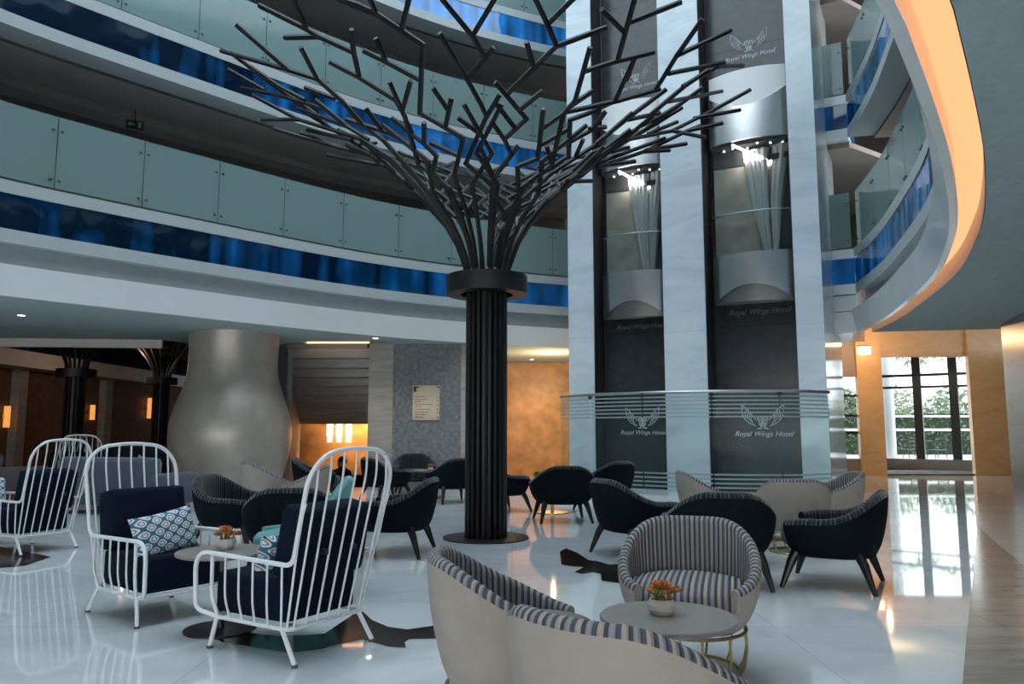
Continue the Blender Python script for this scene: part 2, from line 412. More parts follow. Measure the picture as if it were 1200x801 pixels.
# ------------------------------------------------------------------ lift shafts (rotated front): local x along the front, y into the building
LP = Vector((1.08, 14.38, 0)); RP = Vector((5.04, 12.2, 0)); LT = (RP - LP).normalized(); LN = Vector((-LT.y, LT.x, 0)); LA = atan2(LT.y, LT.x)
LM = Matrix.Translation(LP) @ Matrix.Rotation(LA, 4, 'Z')
def lift_uv(u, v, dep=0.0):
    """where the sight line meets the plane 'dep' behind the front: (s along the front, z)"""
    r = ray(u, v); o = LP + LN * dep
    t = (o.dot(LN)) / (r.x * LN.x + r.y * LN.y); p = Vector((r.x * t, r.y * t, 0))
    return ((p - o).dot(LT), EYE + r.z * t)
S = {u: lift_uv(u, 470)[0] for u in (667, 697, 777, 780, 830, 934, 937, 970)}
TOP = 13.5
def lbox(bm, s0, s1, y0, y1, z0, z1, bev=0): box(bm, (s0, y0, z0), (s1, y1, z1), None, bev)
def lput(o): o.location = LP; o.rotation_euler = (0, 0, LA); return o
for nm, s0, s1 in (('wall_pier', S[667], S[697]), ('wall_pier', S[780], S[830]), ('wall_pier', S[937], S[970])):
    bm = BM(); lbox(bm, s0, s1, 0, 2.6, 0, TOP); lput(struct(nm, bm, M['emarble'], smooth=False))
bm = BM()
for q in (S[697], S[830]): lbox(bm, q, q + .012, .02, 2.4, 0, TOP)
for q in (S[780], S[937]): lbox(bm, q - .012, q, .02, 2.4, 0, TOP)
lput(struct('wall_reveal', bm, M['black'], smooth=False))
bm = BM(); lbox(bm, S[667] + .05, S[970] - .05, 2.5, 2.7, 0, TOP); lput(struct('wall_shaft', bm, M['black']))
bm = BM(); box(bm, (.6, 18.5, 4.0), (12, 18.7, TOP)); struct('wall_upper_back', bm, M['corridor'])
M['satin'] = mat('satin_silver', (.74, .74, .73), .27, 1.0, .04, 12)
M['panel'] = mat('charcoal_glass_panel', (.030, .034, .038), .22, 0, .25, 6)
DEP = .55
M['line'] = mat('silver_print', (.62, .64, .65), .5)
M['line_dim'] = mat('dim_silver_print', (.16, .18, .19), .5)
def text_bm(txt, width, shear=.35):
    cu = bpy.data.curves.new('lettering', 'FONT'); cu.body = txt; cu.size = .1; cu.shear = shear; cu.align_x = 'CENTER'; cu.extrude = .002
    cu.resolution_u = 3
    o = bpy.data.objects.new('lettering', cu); COL.objects.link(o)
    dg = bpy.context.evaluated_depsgraph_get(); me = bpy.data.meshes.new_from_object(o.evaluated_get(dg))
    bm = BM(); bm.from_mesh(me); bpy.data.objects.remove(o); bpy.data.meshes.remove(me); bpy.data.curves.remove(cu)
    x = [v.co.x for v in bm.verts]; k = width / (max(x) - min(x))
    for v in bm.verts: v.co = Vector((v.co.x * k, v.co.y * k, v.co.z))
    return bm
def owl_bm(w):
    """line drawing of an owl with raised wings, w across, in the xz plane"""
    bm = BM(); r = w * .012
    for s in (-1, 1):
        tip = Vector((s * .5 * w, 0, .40 * w)); root = Vector((s * .10 * w, 0, -.04 * w))
        outer = [tip, Vector((s * .46 * w, 0, .12 * w)), Vector((s * .33 * w, 0, -.04 * w)), Vector((s * .16 * w, 0, -.12 * w))]
        inner = [tip, Vector((s * .34 * w, 0, .26 * w)), Vector((s * .22 * w, 0, .10 * w)), Vector((s * .14 * w, 0, .02 * w))]
        tube(bm, catmull3(outer), r, 4); tube(bm, catmull3(inner), r, 4)
        for k in range(1, 5):
            a = outer[1].lerp(outer[3], k / 5); b = inner[0].lerp(inner[2], .25 + k / 7)
            tube(bm, [b, (a + b) / 2 + Vector((s * .02 * w, 0, -.02 * w)), a], r * .8, 4)
        c = Vector((s * .065 * w, 0, .06 * w))
        tube(bm, [c + Vector((cos(t * pi / 6), 0, sin(t * pi / 6))) * .05 * w for t in range(12)], r * 1.6, 4, closed=True)
        tube(bm, [c + Vector((-.006 * w, 0, 0)), c + Vector((.006 * w, 0, 0))], r * 1.8, 5)
        tube(bm, [Vector((s * .10 * w, 0, .02 * w)), Vector((s * .08 * w, 0, -.10 * w)), Vector((s * .02 * w, 0, -.16 * w))], r, 4)
        for k in range(3): tube(bm, [Vector((s * (.02 + .018 * k) * w, 0, -.03 * w)), Vector((s * (.015 + .014 * k) * w, 0, -.13 * w))], r * .8, 4)
        tube(bm, [Vector((s * .02 * w, 0, -.17 * w)), Vector((s * .13 * w, 0, -.19 * w))], r * 1.4, 4)
    tube(bm, [Vector((-.02 * w, 0, .01 * w)), Vector((0, 0, -.03 * w)), Vector((.02 * w, 0, .01 * w))], r * 1.2, 4)
    return bm
def catmull3(P, n=5):
    out = []
    for i in range(len(P) - 1):
        p0, p1, p2, p3 = P[max(i - 1, 0)], P[i], P[i + 1], P[min(i + 2, len(P) - 1)]
        for k in range(n):
            t = k / n; out.append(.5 * ((2 * p1) + (p2 - p0) * t + (2 * p0 - 5 * p1 + 4 * p2 - p3) * t * t + (3 * p1 - p0 - 3 * p2 + p3) * t ** 3))
    out.append(P[-1]); return out
def logo(parent, s, z, w, y, m, eye=None, text_dz=-.34):
    o = obj('owl_emblem', owl_bm(w), m, parent, (s, y, z), smooth=False)
    b = text_bm('Royal Wings Hotel', w * 1.38)
    for v in b.verts: v.co = Vector((v.co.x, -v.co.z, v.co.y))
    obj('lettering', b, m, parent, (s, y, z + text_dz * w - .02), smooth=False)
# heights shared by both cars, measured on the right-hand one
zb = lift_uv(888, 357, DEP)[1]; zs = lift_uv(888, 301, DEP)[1]; zg = lift_uv(888, 172, DEP)[1]; zt = lift_uv(888, 122, DEP)[1]; zr = lift_uv(888, 90, DEP)[1]
ztL = lift_uv(741, 94, DEP)[1]; ztR = lift_uv(874, 46, DEP)[1]
zlow = lift_uv(886, 493, DEP)[1]
for side, s0, s1, dz in (('left', S[697], S[780], -.12), ('right', S[830], S[937], 0.0)):
    w = s1 - s0
    t = thing('lift_shaft_panel', 'dark charcoal panel of the %s lift shaft with silver owl emblems' % side, 'panel', LP, LA)
    for k, (a, b) in enumerate(((0.02, 1.9), (1.905, 3.0), (3.005, zr + .05 + dz), (zr + .055 + dz, 8.15), (8.155, 9.6), (9.605, 11.5), (11.505, TOP))):
        bm = BM(); lbox(bm, s0 + .014, s1 - .014, DEP, DEP + .1, a, b); obj('panel_sheet', bm, M['panel'], t, smooth=False)
    sc = (s0 + s1) / 2 + .05
    logo(t, sc, (ztL + ztR) / 2 + dz + .02, w * .44, DEP - .004, M['line'])
    logo(t, sc, zlow, w * .48, DEP - .004, M['line'])
    b = text_bm('Royal Wings Hotel', w * .72)
    for v in b.verts: v.co = Vector((v.co.x, -v.co.z, v.co.y))
    obj('lettering', b, M['line_dim'], t, (sc, DEP - .004, zb + dz - .16), smooth=False)
    bm = BM(); tube(bm, [(s0 + .02, DEP - .04, 0), (s0 + .02, DEP - .04, TOP)], .018, 6); tube(bm, [(s1 - .03, DEP - .04, 0), (s1 - .03, DEP - .04, TOP)], .018, 6)
    obj('guide_rail', bm, M['black'], t)

    # the panoramic car
    car = thing('lift_car', 'silver panoramic lift car in the %s shaft, glass front with curved steel bands' % side, 'lift', LP + LT * sc + LN * DEP + Vector((0, 0, zb + dz)), LA)
    hw = w / 2 - .06; B = .17; K = 24
    def front(f, y0=0): return Vector((f * hw, -(B + .34) + B * f * f + y0, 0))
    def curved(name, zlo, zhi, m, y0=0.0, th=.03):
        bm = BM(); rows = []
        for side_ in (0, 1):
            lo = []; hi = []
            for i in range(K + 1):
                f = -1 + 2 * i / K; p = front(f, y0 + th * side_)
                lo.append(bm.verts.new((p.x, p.y, zlo(f)))); hi.append(bm.verts.new((p.x, p.y, zhi(f))))
            rows += [lo, hi] if side_ == 0 else [hi, lo]
        for A_, B_ in zip(rows, rows[1:] + rows[:1]):
            for i in range(K): bm.faces.new((A_[i], A_[i + 1], B_[i + 1], B_[i]))
        bm.faces.new([r[0] for r in rows]); bm.faces.new([r[-1] for r in rows][::-1])
        return obj(name, bm, m, car)
    hs, hg, ht, hr = zs - zb, zg - zb, zt - zb, zr - zb
    curved('lower_skirt', lambda f: .0 + .30 * max(0, 1 - f * f * 1.05), lambda f: hs, M['satin'])
    curved('inner_skirt', lambda f: .0, lambda f: hs - .02, mat('dark_steel', (.30, .29, .28), .35, 1.0), .05)  # darker steel than the outer skirt
    curved('upper_band', lambda f: hg, lambda f: ht + .12 - .30 * max(0, 1 - f * f), M['satin'])
    curved('roof_screen', lambda f: hg + .1, lambda f: hr, mat('white_roof_screen', (.85, .85, .85), .5), .06)
    curved('glass_front', lambda f: hs - .01, lambda f: hg + .01, pane_mat('lift_glass', (.90, .93, .93), (.06, .07, .07), .12, .02), .006, .012)
    bm = BM(); box(bm, (-hw, -.10, .02), (hw, -.06, hr)); obj('back_wall', bm, mat('bronze_mirror', (.55, .50, .42), .2, .45, .25, 2), car, smooth=False)
    bm = BM(); box(bm, (-hw, -.34, hg - .03), (hw, -.06, hg + .05)); box(bm, (-hw, -.12, hg - .34), (hw, -.105, hg)); obj('car_ceiling', bm, mat('dark_ceiling', (.04, .04, .04), .3), car, smooth=False)
    bm = BM(); tube(bm, [(-.42 * hw, -.36, hg - .02), (.62 * hw, -.14, hg - .42)], .022, 8); obj('light_tube', bm, emit('cool_tube', (.92, .90, 1), 14), car)
    bm = BM()
    for i, (x, y) in enumerate(((-.7, -.15), (-.45, -.22), (-.1, -.12), (.5, -.2), (.78, -.12), (.2, -.3))): lathe(bm, [(0, hg - .045), (.018, hg - .045), (.018, hg - .03)], 8, (x * hw, y, 0))
    obj('ceiling_spot', bm, emit('spot_glow', (1, .96, .9), 6), car)
    ld = bpy.data.lights.new('car_lamp', 'POINT'); ld.energy = 8; ld.color = (1, .93, .84); ld.shadow_soft_size = .03
    lo = bpy.data.objects.new('car_lamp', ld); COL.objects.link(lo); lo.parent = car; lo.location = (-.1, -.25, hg - .25)
    bm = BM(); tube(bm, [front(-1 + 2 * i / 12, .05) + Vector((0, 0, hs + (hg - hs) * .36)) for i in range(13)], .012, 6); obj('handrail', bm, M['steel'], car)
    # pale streaks modelled in place of reflections in the car glass
    bm = BM()
    for (a, b_, r_) in ((.05, .30, .03), (.18, .34, .022), (.38, .42, .03), (.62, .52, .04), (.72, .58, .05), (.26, .36, .02)):
        tube(bm, [(a * hw * 1.4 - .2 * hw, -.14, hg - .1), ((a * .6 + b_ * .4) * hw * 1.2 - .15 * hw, -.2, (hs + hg) / 2), (b_ * hw, -.26, hs)], [r_ * 2.6, r_ * 1.8, r_ * .7], 8)
    obj('reflection_streak', bm, mat('reflection_streak', (.82, .80, .74), .15, .6), car)
    bm = BM(); box(bm, (.60 * hw, -.2, hs), (.9 * hw, -.09, hg - .3)); box(bm, (.42 * hw, -.26, hg - .36), (.95 * hw, -.08, hg - .26)); obj('control_column', bm, mat('dark_column', (.03, .035, .04), .2), car, smooth=False)

# ------------------------------------------------------------------ curved glass guard in front of the shafts
arc = catmull([(.88, 13.75), (1.5, 12.75), (2.4, 12.0), (3.3, 11.65), (4.3, 11.6), (4.98, 11.95)], .12)
bm = BM(); sweep(bm, arc, [(-.10, 0), (-.10, .17), (.9, .17), (.9, 0)]); struct('trim_plinth', bm, M['gloss_white'])
t = thing('glass_guard_rail', 'curved clear glass guard rail with steel handrail and frosted lines before the lifts', 'glass railing', (arc[0].x, arc[0].y, .17))
base = Vector((arc[0].x, arc[0].y, .17)); HT = 1.60
cuts = [0] + [min(range(len(arc)), key=lambda i: abs(600 + F * arc[i].x / (arc[i].y * cos(PITCH)) - u)) for u in (692, 753, 833, 918)] + [len(arc) - 1]
M['frost'] = pane_mat('frosted_stripe', (.7, .8, .8), (.40, .50, .50), .75, .5)
for a, b in zip(cuts, cuts[1:]):
    seg = [p - Vector((base.x, base.y, 0)) for p in arc[a:b + 1]]
    seg[0] = seg[0].lerp(seg[1], .08); seg[-1] = seg[-1].lerp(seg[-2], .08)
    bm = BM(); sweep(bm, seg, [(0, .01), (0, HT - .02), (.012, HT - .02), (.012, .01)], True); p = obj('pane', bm, M['glass_rail'], t)
    for zz in ([HT - .09 - .062 * k for k in range(6)], [.06 + .066 * k for k in range(5)]):
        bm = BM()
        for z in zz: sweep(bm, seg, [(-.003, z), (-.003, z + .026)])
        obj('frosted_line', bm, M['frost'], p)
bm = BM(); tube(bm, [p - Vector((base.x, base.y, -HT)) for p in arc], .026, 8); obj('handrail', bm, M['steel'], t)
bm = BM()
bm.free()
for c_ in cuts[1:-1]:
    p = arc[c_] - Vector((base.x, base.y, 0)); bm = BM(); box(bm, (p.x - .03, p.y - .02, HT - .07), (p.x + .03, p.y + .02, HT - .015)); obj('clamp', bm, M['black'], t)
# ------------------------------------------------------------------ outer walls
bm = BM(); box(bm, (-16, -8, 0), (-15.8, 36, 4)); struct('wall_left', bm, M['brown_panel'])
bm = BM(); box(bm, (-16, -8, 0), (15, -7.8, .1)); box(bm, (-16, -8, 2.88), (15, -7.8, 4)); box(bm, (-16, -8, .1), (-14, -7.8, 2.88)); box(bm, (5.1, -8, .1), (15, -7.8, 2.88))
for x in (-8, -4, 0): box(bm, (x, -8, .1), (x + .12, -7.8, 2.88))
struct('wall_behind', bm, M['greymarble'], smooth=False)  # unseen wall, opened wide to add frontal light
bm = BM(); box(bm, (-16, 34.5, 0), (0, 34.7, 4)); struct('wall_far', bm, M['brown_panel'])
# right-hand veined wall
bm = BM()
prism(bm, [(8.05, 12.4), (7.65, 11.4), (6.45, 8.4), (5.3, 5.5), (5.2, -8), (5.5, -8), (5.6, 5.5), (6.75, 8.3), (8.6, 12.4), (14.6, 19.2), (14.2, 19.2)], 0, 3.3)
struct('wall_right', bm, M['greymarble'], smooth=False)
bm = BM(); box(bm, (14.4, 19, 0), (15, 23.5, 4)); struct('wall_bay', bm, M['greymarble'], smooth=False)
bm = BM(); box(bm, (5.2, 13.6, 3.86), (15, 23.5, 4.0)); struct('ceiling_bay', bm, M['ceil'])

# window bay: two honey marble pillars, header, side window and glass front
YB = 20.0
def pillar(n, u0, u1, u0b, u1b, lab):
    a = at_y(u0, 500, YB); b = at_y(u1, 500, YB)
    bm = BM(); box(bm, (a.x, YB, 0), (b.x, YB + .14, 3.86)); return struct(n, bm, M['orange2'], smooth=False)
pillar('wall_pillar', 1007.5, 1037, 0, 0, ''); pillar('wall_pillar', 1140, 1183, 0, 0, '')
xa = at_y(1037, 480, YB).x; xb = at_y(1140, 480, YB).x; x0 = at_y(965, 480, YB).x; xc = at_y(1007.5, 480, YB).x
zh = at_y(1090, 417, YB).z
bm = BM(); box(bm, (xa, YB + .1, zh), (xb, YB + .4, 3.86)); struct('trim_header', bm, M['orange2'], smooth=False)
zs1 = at_y(988, 441, YB).z
bm = BM(); box(bm, (5.4, YB + .1, zs1), (xc, YB + .3, 3.86)); box(bm, (5.4, YB + .1, 0), (xc, YB + .3, .42)); box(bm, (5.4, YB + .1, 0), (at_y(975, 480, YB).x, YB + .3, 3.86)); struct('wall_window', bm, mat('taupe_wall', (.33, .27, .24), .5), smooth=False)
dark = mat('dark_anodised_frame', (.03, .038, .042), .35, .5)
bm = BM()
for v in (463, 487, 507.0): z = at_y(988, v, YB).z; box(bm, (x0, YB + .15, z - .03), (xc, YB + .25, z + .03))
box(bm, (at_y(975, 480, YB).x, YB + .12, .42), (at_y(978.5, 480, YB).x, YB + .28, zs1))
w1 = struct('window_1', bm, dark, smooth=False)
bm = BM(); box(bm, (x0, YB + .19, .42), (xc, YB + .205, zs1)); obj('window_glass', bm, M['glass_clear'], w1)
# glass front set back behind the header, running obliquely
GA = at_y(1028, 500, 23.6); GB = at_y(1150, 500, 22.0); gd = Vector((GB.x - GA.x, GB.y - GA.y, 0)); gl = gd.length; gd.normalize(); ga = atan2(gd.y, gd.x)
GM = Matrix.Translation((GA.x, GA.y, 0)) @ Matrix.Rotation(ga, 4, 'Z')
def gs(u):
    k = ray(u, 470); t = (GA.x * gd.y - GA.y * gd.x) / (k.x * gd.y - k.y * gd.x); return (Vector((k.x * t, k.y * t, 0)) - Vector((GA.x, GA.y, 0))).dot(gd)
def gz(v, Y=22.8): return at_y(1090, v, Y).z
bm = BM()
for u0, u1 in ((1070.5, 1080.5), (1113, 1123.5)): box(bm, (gs(u0), -.06, .3), (gs(u1), .14, 3.86), GM)
for v, h in ((439, .04), (453, .035)): box(bm, (0, -.03, gz(v) - h), (gl, .05, gz(v) + h), GM)
w2 = struct('window_2', bm, dark, smooth=False)
bm = BM(); box(bm, (0, .02, .3), (gl, .035, 3.86), GM); obj('window_glass', bm, M['glass_clear'], w2)
bm = BM(); box(bm, (0, -.12, 0), (gl, .25, .30), GM); struct('trim_sill', bm, M['greymarble'], smooth=False)
bm = BM(); box(bm, (xa, YB + .05, .0), (xb, YB + .12, .03)); struct('trim_threshold', bm, dark, smooth=False)

# outside: terrace, white column, railing, trees, cafe chairs
bm = BM(); prism(bm, [(5, 22.6), (8, 22.6), (16, 22.6), (60, 30), (60, 80), (5, 80)], -.15, .0); struct('ground_terrace', bm, mat('pale_terrace', (.62, .63, .64), .7))
wm = mat('white_paint', (.78, .80, .82), .5)
p = at_y(1041, 500, 26); bm = BM(); lathe(bm, [(0, 0), (.22, 0), (.22, 5), (0, 5)], 20, (p.x, p.y, 0)); box(bm, (p.x - .3, p.y - .3, 0), (p.x + .3, p.y + .3, .12)); box(bm, (p.x - .3, p.y - .3, 4.7), (p.x + .3, p.y + .3, 5))
tag(obj('terrace_column', bm, wm), 'white round column on the terrace outside the glass front', 'column')
t = thing('terrace_railing', 'white horizontal railing along the terrace outside the windows', 'railing', (8, 34, 0))
bm = BM(); tube(bm, [(0, 0, 1.15), (16, 0, 1.15)], .06, 6); tube(bm, [(0, 0, 1.75), (16, 0, 1.75)], .05, 6); obj('rail', bm, wm, t)
for i in range(7):
    bm = BM(); tube(bm, [(i * 2.5 + .2, 0, 0), (i * 2.5 + .2, 0, 1.75)], .05, 6); obj('post', bm, wm, t)
leaf = mat('foliage_green', (.10, .15, .08), .6, 0, .5, 1.5)
leaf2 = mat('olive_foliage', (.19, .23, .14), .6, 0, .5, 1.5)
bark = mat('bark', (.16, .12, .08), .8, 0, .3, 6)
def bush(x, y, h, r, label, m, cat='tree', n=1100):
    t = thing('terrace_tree', label, cat, (x, y, 0), 0, None)
    bm = BM(); tube(bm, [(0, 0, 0), (.05, .03, h * .35), (0, .08, h * .7)], [.12, .09, .04], 8); obj('trunk', bm, bark, t)
    bm = BM()
    for i in range(n):
        while True:
            q = Vector((random.uniform(-1, 1), random.uniform(-1, 1), random.uniform(-1, 1)))
            if .25 < q.length < 1 and random.random() < .4 + q.length * .6: break
        q = Vector((q.x * r, q.y * r, h * .60 + q.z * h * .42))
        a = Vector((random.gauss(0, 1), random.gauss(0, 1), random.gauss(0, 1))).normalized(); b = a.orthogonal().normalized(); s = random.uniform(.10, .22)
        quad(bm, q - a * s, q - b * s * .45, q + a * s, q + b * s * .45)
    obj('crown', bm, m, t, smooth=False)
bush(15.2, 40, 3.6, 1.7, 'dense green tree outside, behind the first dark mullion', leaf)
bush(19.4, 40, 3.5, 1.9, 'round olive tree outside between the two dark mullions', leaf2)
bush(23.4, 40, 3.4, 1.7, 'green tree outside at the right edge of the glass front', leaf)
bush(17.4, 44.5, 4.2, 2.0, 'farther tree outside above the terrace railing', leaf2)
bush(16.7, 38.2, 3.2, .9, 'slim green tree seen through the narrow side window', leaf)
t = thing('terrace_hedge', 'long clipped green hedge along the terrace behind the white railing', 'hedge', (11, 36, 0))
bm = BM(); box(bm, (0, -.3, 0), (16, .3, 1.9)); obj('hedge_core', bm, mat('dark_hedge', (.02, .035, .018), .9), t, smooth=False)
bm = BM()
for i in range(3600):
    q = Vector((random.uniform(0, 16), random.choice((-.36, .36)) + random.gauss(0, .08), random.uniform(0, 2.1 + .25 * sin(i * .9)))) if random.random() < .75 else Vector((random.uniform(0, 16), random.uniform(-.4, .4), 1.95 + random.gauss(0, .12)))
    a = Vector((random.gauss(0, 1), random.gauss(0, 1), random.gauss(0, 1))).normalized(); b = a.orthogonal().normalized(); s = random.uniform(.07, .15)
    quad(bm, q - a * s, q - b * s * .5, q + a * s, q + b * s * .5)
obj('foliage', bm, leaf, t, smooth=False)
t = thing('terrace_palm', 'tall palm with feathery fronds outside above the other trees', 'palm', (at_y(1077, 500, 29.5).x, 29.5, 0))
bm = BM(); tube(bm, [(0, 0, 0), (.1, 0, 2), (.05, 0, 3.5)], [.14, .11, .09], 8); obj('trunk', bm, bark, t)
bm = BM()
for i in range(13):
    a = i * 2.4; L_ = 1.7; pts = [Vector((cos(a) * L_ * k / 6, sin(a) * L_ * k / 6, 3.5 + .9 * sin(k / 6 * 2.3) - .55 * (k / 6) ** 2)) for k in range(7)]
    tube(bm, pts, .015, 4)
    for k in range(1, 7):
        for s in (-1, 1):
            d_ = Vector((-sin(a) * s, cos(a) * s, -.5)).normalized() * .42; w_ = Vector((cos(a), sin(a), 0)) * .035
            quad(bm, pts[k] - w_, pts[k] + w_, pts[k] + d_ + w_ * 3, pts[k] + d_ + w_ * 2)
obj('frond', bm, leaf2, t, smooth=False)
cm = mat('dark_wicker', (.05, .055, .06), .6)
t0 = thing('cafe_chair', 'slim metal terrace chair outside the glass, left of the mullion', 'chair', (at_y(1060, 500, 28).x, 28, 0), .6)
bm = BM(); box(bm, (-.22, -.22, .43), (.22, .22, .46)); obj('seat', bm, cm, t0)
bm = BM()
for x in (-.2, .2): tube(bm, [(x, -.2, .45), (x, -.28, .9)], .015, 6)
for z in (.6, .72, .86): tube(bm, [(-.2, -.23 - (z - .45) * .1, z), (.2, -.23 - (z - .45) * .1, z)], .014, 6)
obj('backrest', bm, cm, t0)
for x in (-1, 1):
    for y in (-1, 1):
        bm = BM(); tube(bm, [(x * .19, y * .19, .44), (x * .24, y * .25, 0)], .015, 6); obj('leg', bm, cm, t0)
dup(t0, (at_y(1096, 500, 27.5).x, 27.5, 0), 2.0, 'slim metal terrace chair outside the glass, right of the mullion')
t = thing('cafe_table', 'round metal terrace table outside between the terrace chairs', 'table', (at_y(1078, 500, 29).x, 29, 0))
bm = BM(); lathe(bm, [(0, .72), (.38, .72), (.38, .745), (0, .745)], 20); obj('table_top', bm, cm, t)
bm = BM(); lathe(bm, [(0, 0), (.22, 0), (.2, .03), (.03, .05), (.03, .72), (0, .72)], 14); obj('pedestal', bm, cm, t)

# wall lamp on the left honey pillar
p = at_y(1012, 408, YB)
t = thing('wall_lamp', 'small glowing box lamp on the honey marble pillar right of the lifts', 'lamp', (p.x, YB, p.z))
bm = BM(); box(bm, (-.16, -.16, -.17), (.12, -.0, .04), None, .01); obj('lamp_shade', bm, emit('lamp_shade_glow', (1, .80, .52), 2.5), t)
bm = BM(); box(bm, (-.17, -.18, .04), (.13, -.0, .07)); obj('mount', bm, M['brass'], t)

# ------------------------------------------------------------------ under the left balcony
# grey stone pier and travertine jamb, amber wall, plaque
YP = 15.25
a = at_y(460, 480, YP).x; b = at_y(546, 480, YP).x; j = at_y(431, 480, YP).x
bm = BM(); box(bm, (a, YP, 0), (b - .10, YP + 1.0, 3.0)); struct('wall_stone', bm, M['stone'], smooth=False)
bm = BM(); box(bm, (b - .10, YP - .01, 0), (b + .02, YP + 4.6, 3.0)); box(bm, (j, YP + .02, 0), (a, YP + 1.0, 3.0)); box(bm, (j + .01, YP + .9, 0), (j + .35, 20.2, 2.9)); struct('wall_jamb', bm, M['beige_marble'], smooth=False)
bm = BM(); box(bm, (b, 19.7, 0), (4.2, 19.9, 3.0)); struct('wall_amber', bm, M['orange'], smooth=False)
bm = BM(); box(bm, (-6.4, 20.2, 0), (j + .2, 20.4, 4.0)); box(bm, (-6.5, 20.2, 0), (-6.4, 30, 4)); struct('wall_stair', bm, M['orange'], smooth=False)
p0 = at_y(483.5, 492, YP); p1 = at_y(515.5, 451.5, YP)
w = p1.x - p0.x; h = p1.z - p0.z
t = thing('wall_plaque', 'cream directory plaque with dark corner motif on the grey stone wall', 'sign', (p0.x, YP - .03, p0.z))
bm = BM(); box(bm, (0, 0, 0), (w, .025, h), None, .004); obj('board', bm, mat('cream_brass_board', (.62, .50, .36), .35, .2, .05, 4), t)
bm = BM()
for (q) in (((0.02, .97), (.26, .97), (.10, .90), (.16, .84), (.05, .80)), ((.80, .97), (.98, .97), (.98, .91), (.92, .95))):
    f = [bm.verts.new((x * w, -.002, z * h)) for x, z in q]; bm.faces.new(f)
obj('corner_motif', bm, mat('dark_print', (.03, .02, .012), .5), t, smooth=False)
bm = BM(); rnd = random.Random(3)
for i, (z, l) in enumerate(((.67, .36), (.59, .44), (.53, .24), (.45, .62), (.39, .26), (.31, .56), (.23, .48), (.16, .40), (.085, .34))):
    x = .09
    while x < .09 + l:
        e = min(x + rnd.uniform(.05, .13), .09 + l); quad(bm, (x * w, -.002, (z - .012) * h), (e * w, -.002, (z - .012) * h), (e * w, -.002, (z + .012) * h), (x * w, -.002, (z + .012) * h)); x = e + .02
for z in (.67, .56, .43, .31, .21, .07): quad(bm, (.90 * w, -.002, (z - .018) * h), (.95 * w, -.002, (z - .018) * h), (.95 * w, -.002, (z + .018) * h), (.90 * w, -.002, (z + .018) * h))
obj('printed_line', bm, mat('brown_print', (.22, .14, .08), .5), t, smooth=False)

# staircase coming down behind the opening: stepped soffit seen from below
t = thing('staircase', 'stepped underside of a stone staircase under the left balcony, lit by a warm strip', 'staircase', (-4.1, 15.0, 0))
nst = 9
for k in range(nst):
    y0 = .35 + k * .47; z1 = 2.80 - k * .165; q0 = at_y(337 + 1.9 * k, 450, 15.0 + y0).x + 4.1; q1 = j + 4.1 - .01
    bm = BM(); box(bm, (q0, y0, z1 - .165), (q1, y0 + .52, z1 + .04)); obj('step', bm, M['beige_marble'], t, smooth=False)
l0 = at_y(336.5, 450, 15.2).x; l1 = at_y(353.5, 450, 19.9).x
bm = BM(); prism(bm, [(l0, 15.2), (l1, 19.9), (l1 - .6, 20.1), (-5.6, 16.2), (-4.4, 15.2)], 0, 2.9); struct('wall_stairwell', bm, M['recess'], smooth=False)
bm = BM(); box(bm, (l0 + 4.1, .10, 2.80), (j + 4.08, .22, 2.89)); obj('string_ledge', bm, M['beige_marble'], t, smooth=False)
p = at_y(338, 399, 15.3); q = at_y(437, 399, 15.3)
bm = BM(); box(bm, (p.x, 15.28, 2.92), (q.x, 15.32, 2.99)); tag(obj('light_strip', bm, M['led']), 'straight warm light strip at the head of the staircase opening', 'light strip')
for i, u in enumerate((386.5, 397.5, 408.5)):
    p = at_y(u, 507, 19.9)
    o = thing('pendant_lamp', ('left', 'middle', 'right')[i] + ' of the three glowing tube lamps hanging under the staircase', 'lamp', (p.x, 19.9, 0), 0, 'tube lamps under the staircase')
    bm = BM(); lathe(bm, [(0, p.z - .24), (.065, p.z - .24), (.065, p.z + .10), (.0, p.z + .10)], 14); lathe(bm, [(.07, p.z - .08), (.085, p.z - .08), (.085, p.z + .26), (.07, p.z + .26)], 14); obj('lamp_shade', bm, emit('pendant_glow', (1, .78, .50), 2.2), o)
    bm = BM(); tube(bm, [(0, 0, p.z + .1), (0, 0, 2.0)], .008, 5); obj('cord', bm, M['black'], o)

# great bulbous column
t = thing('bulbous_column', 'great bulging pearl-grey plaster column under the left balcony', 'column', (-5.05, 13.75, 0))
prof = [(0, 0), (.84, 0), (.87, .15), (.96, .5), (1.025, .8), (1.05, 1.1), (1.02, 1.38), (.94, 1.65), (.85, 1.9), (.79, 2.12), (.765, 2.4), (.775, 2.7), (.79, 2.95), (0, 2.95)]
pts = catmull3([Vector((r, 0, z)) for r, z in prof[1:-1]], 3)
bm = BM(); lathe(bm, [(0, 0)] + [(q.x, q.z) for q in pts] + [(0, 2.95)], 56)
obj('column_body', bm, mat('pearl_plaster', (.46, .405, .345), .36, .3, .10, 5, .12, 9), t, sharp=60)

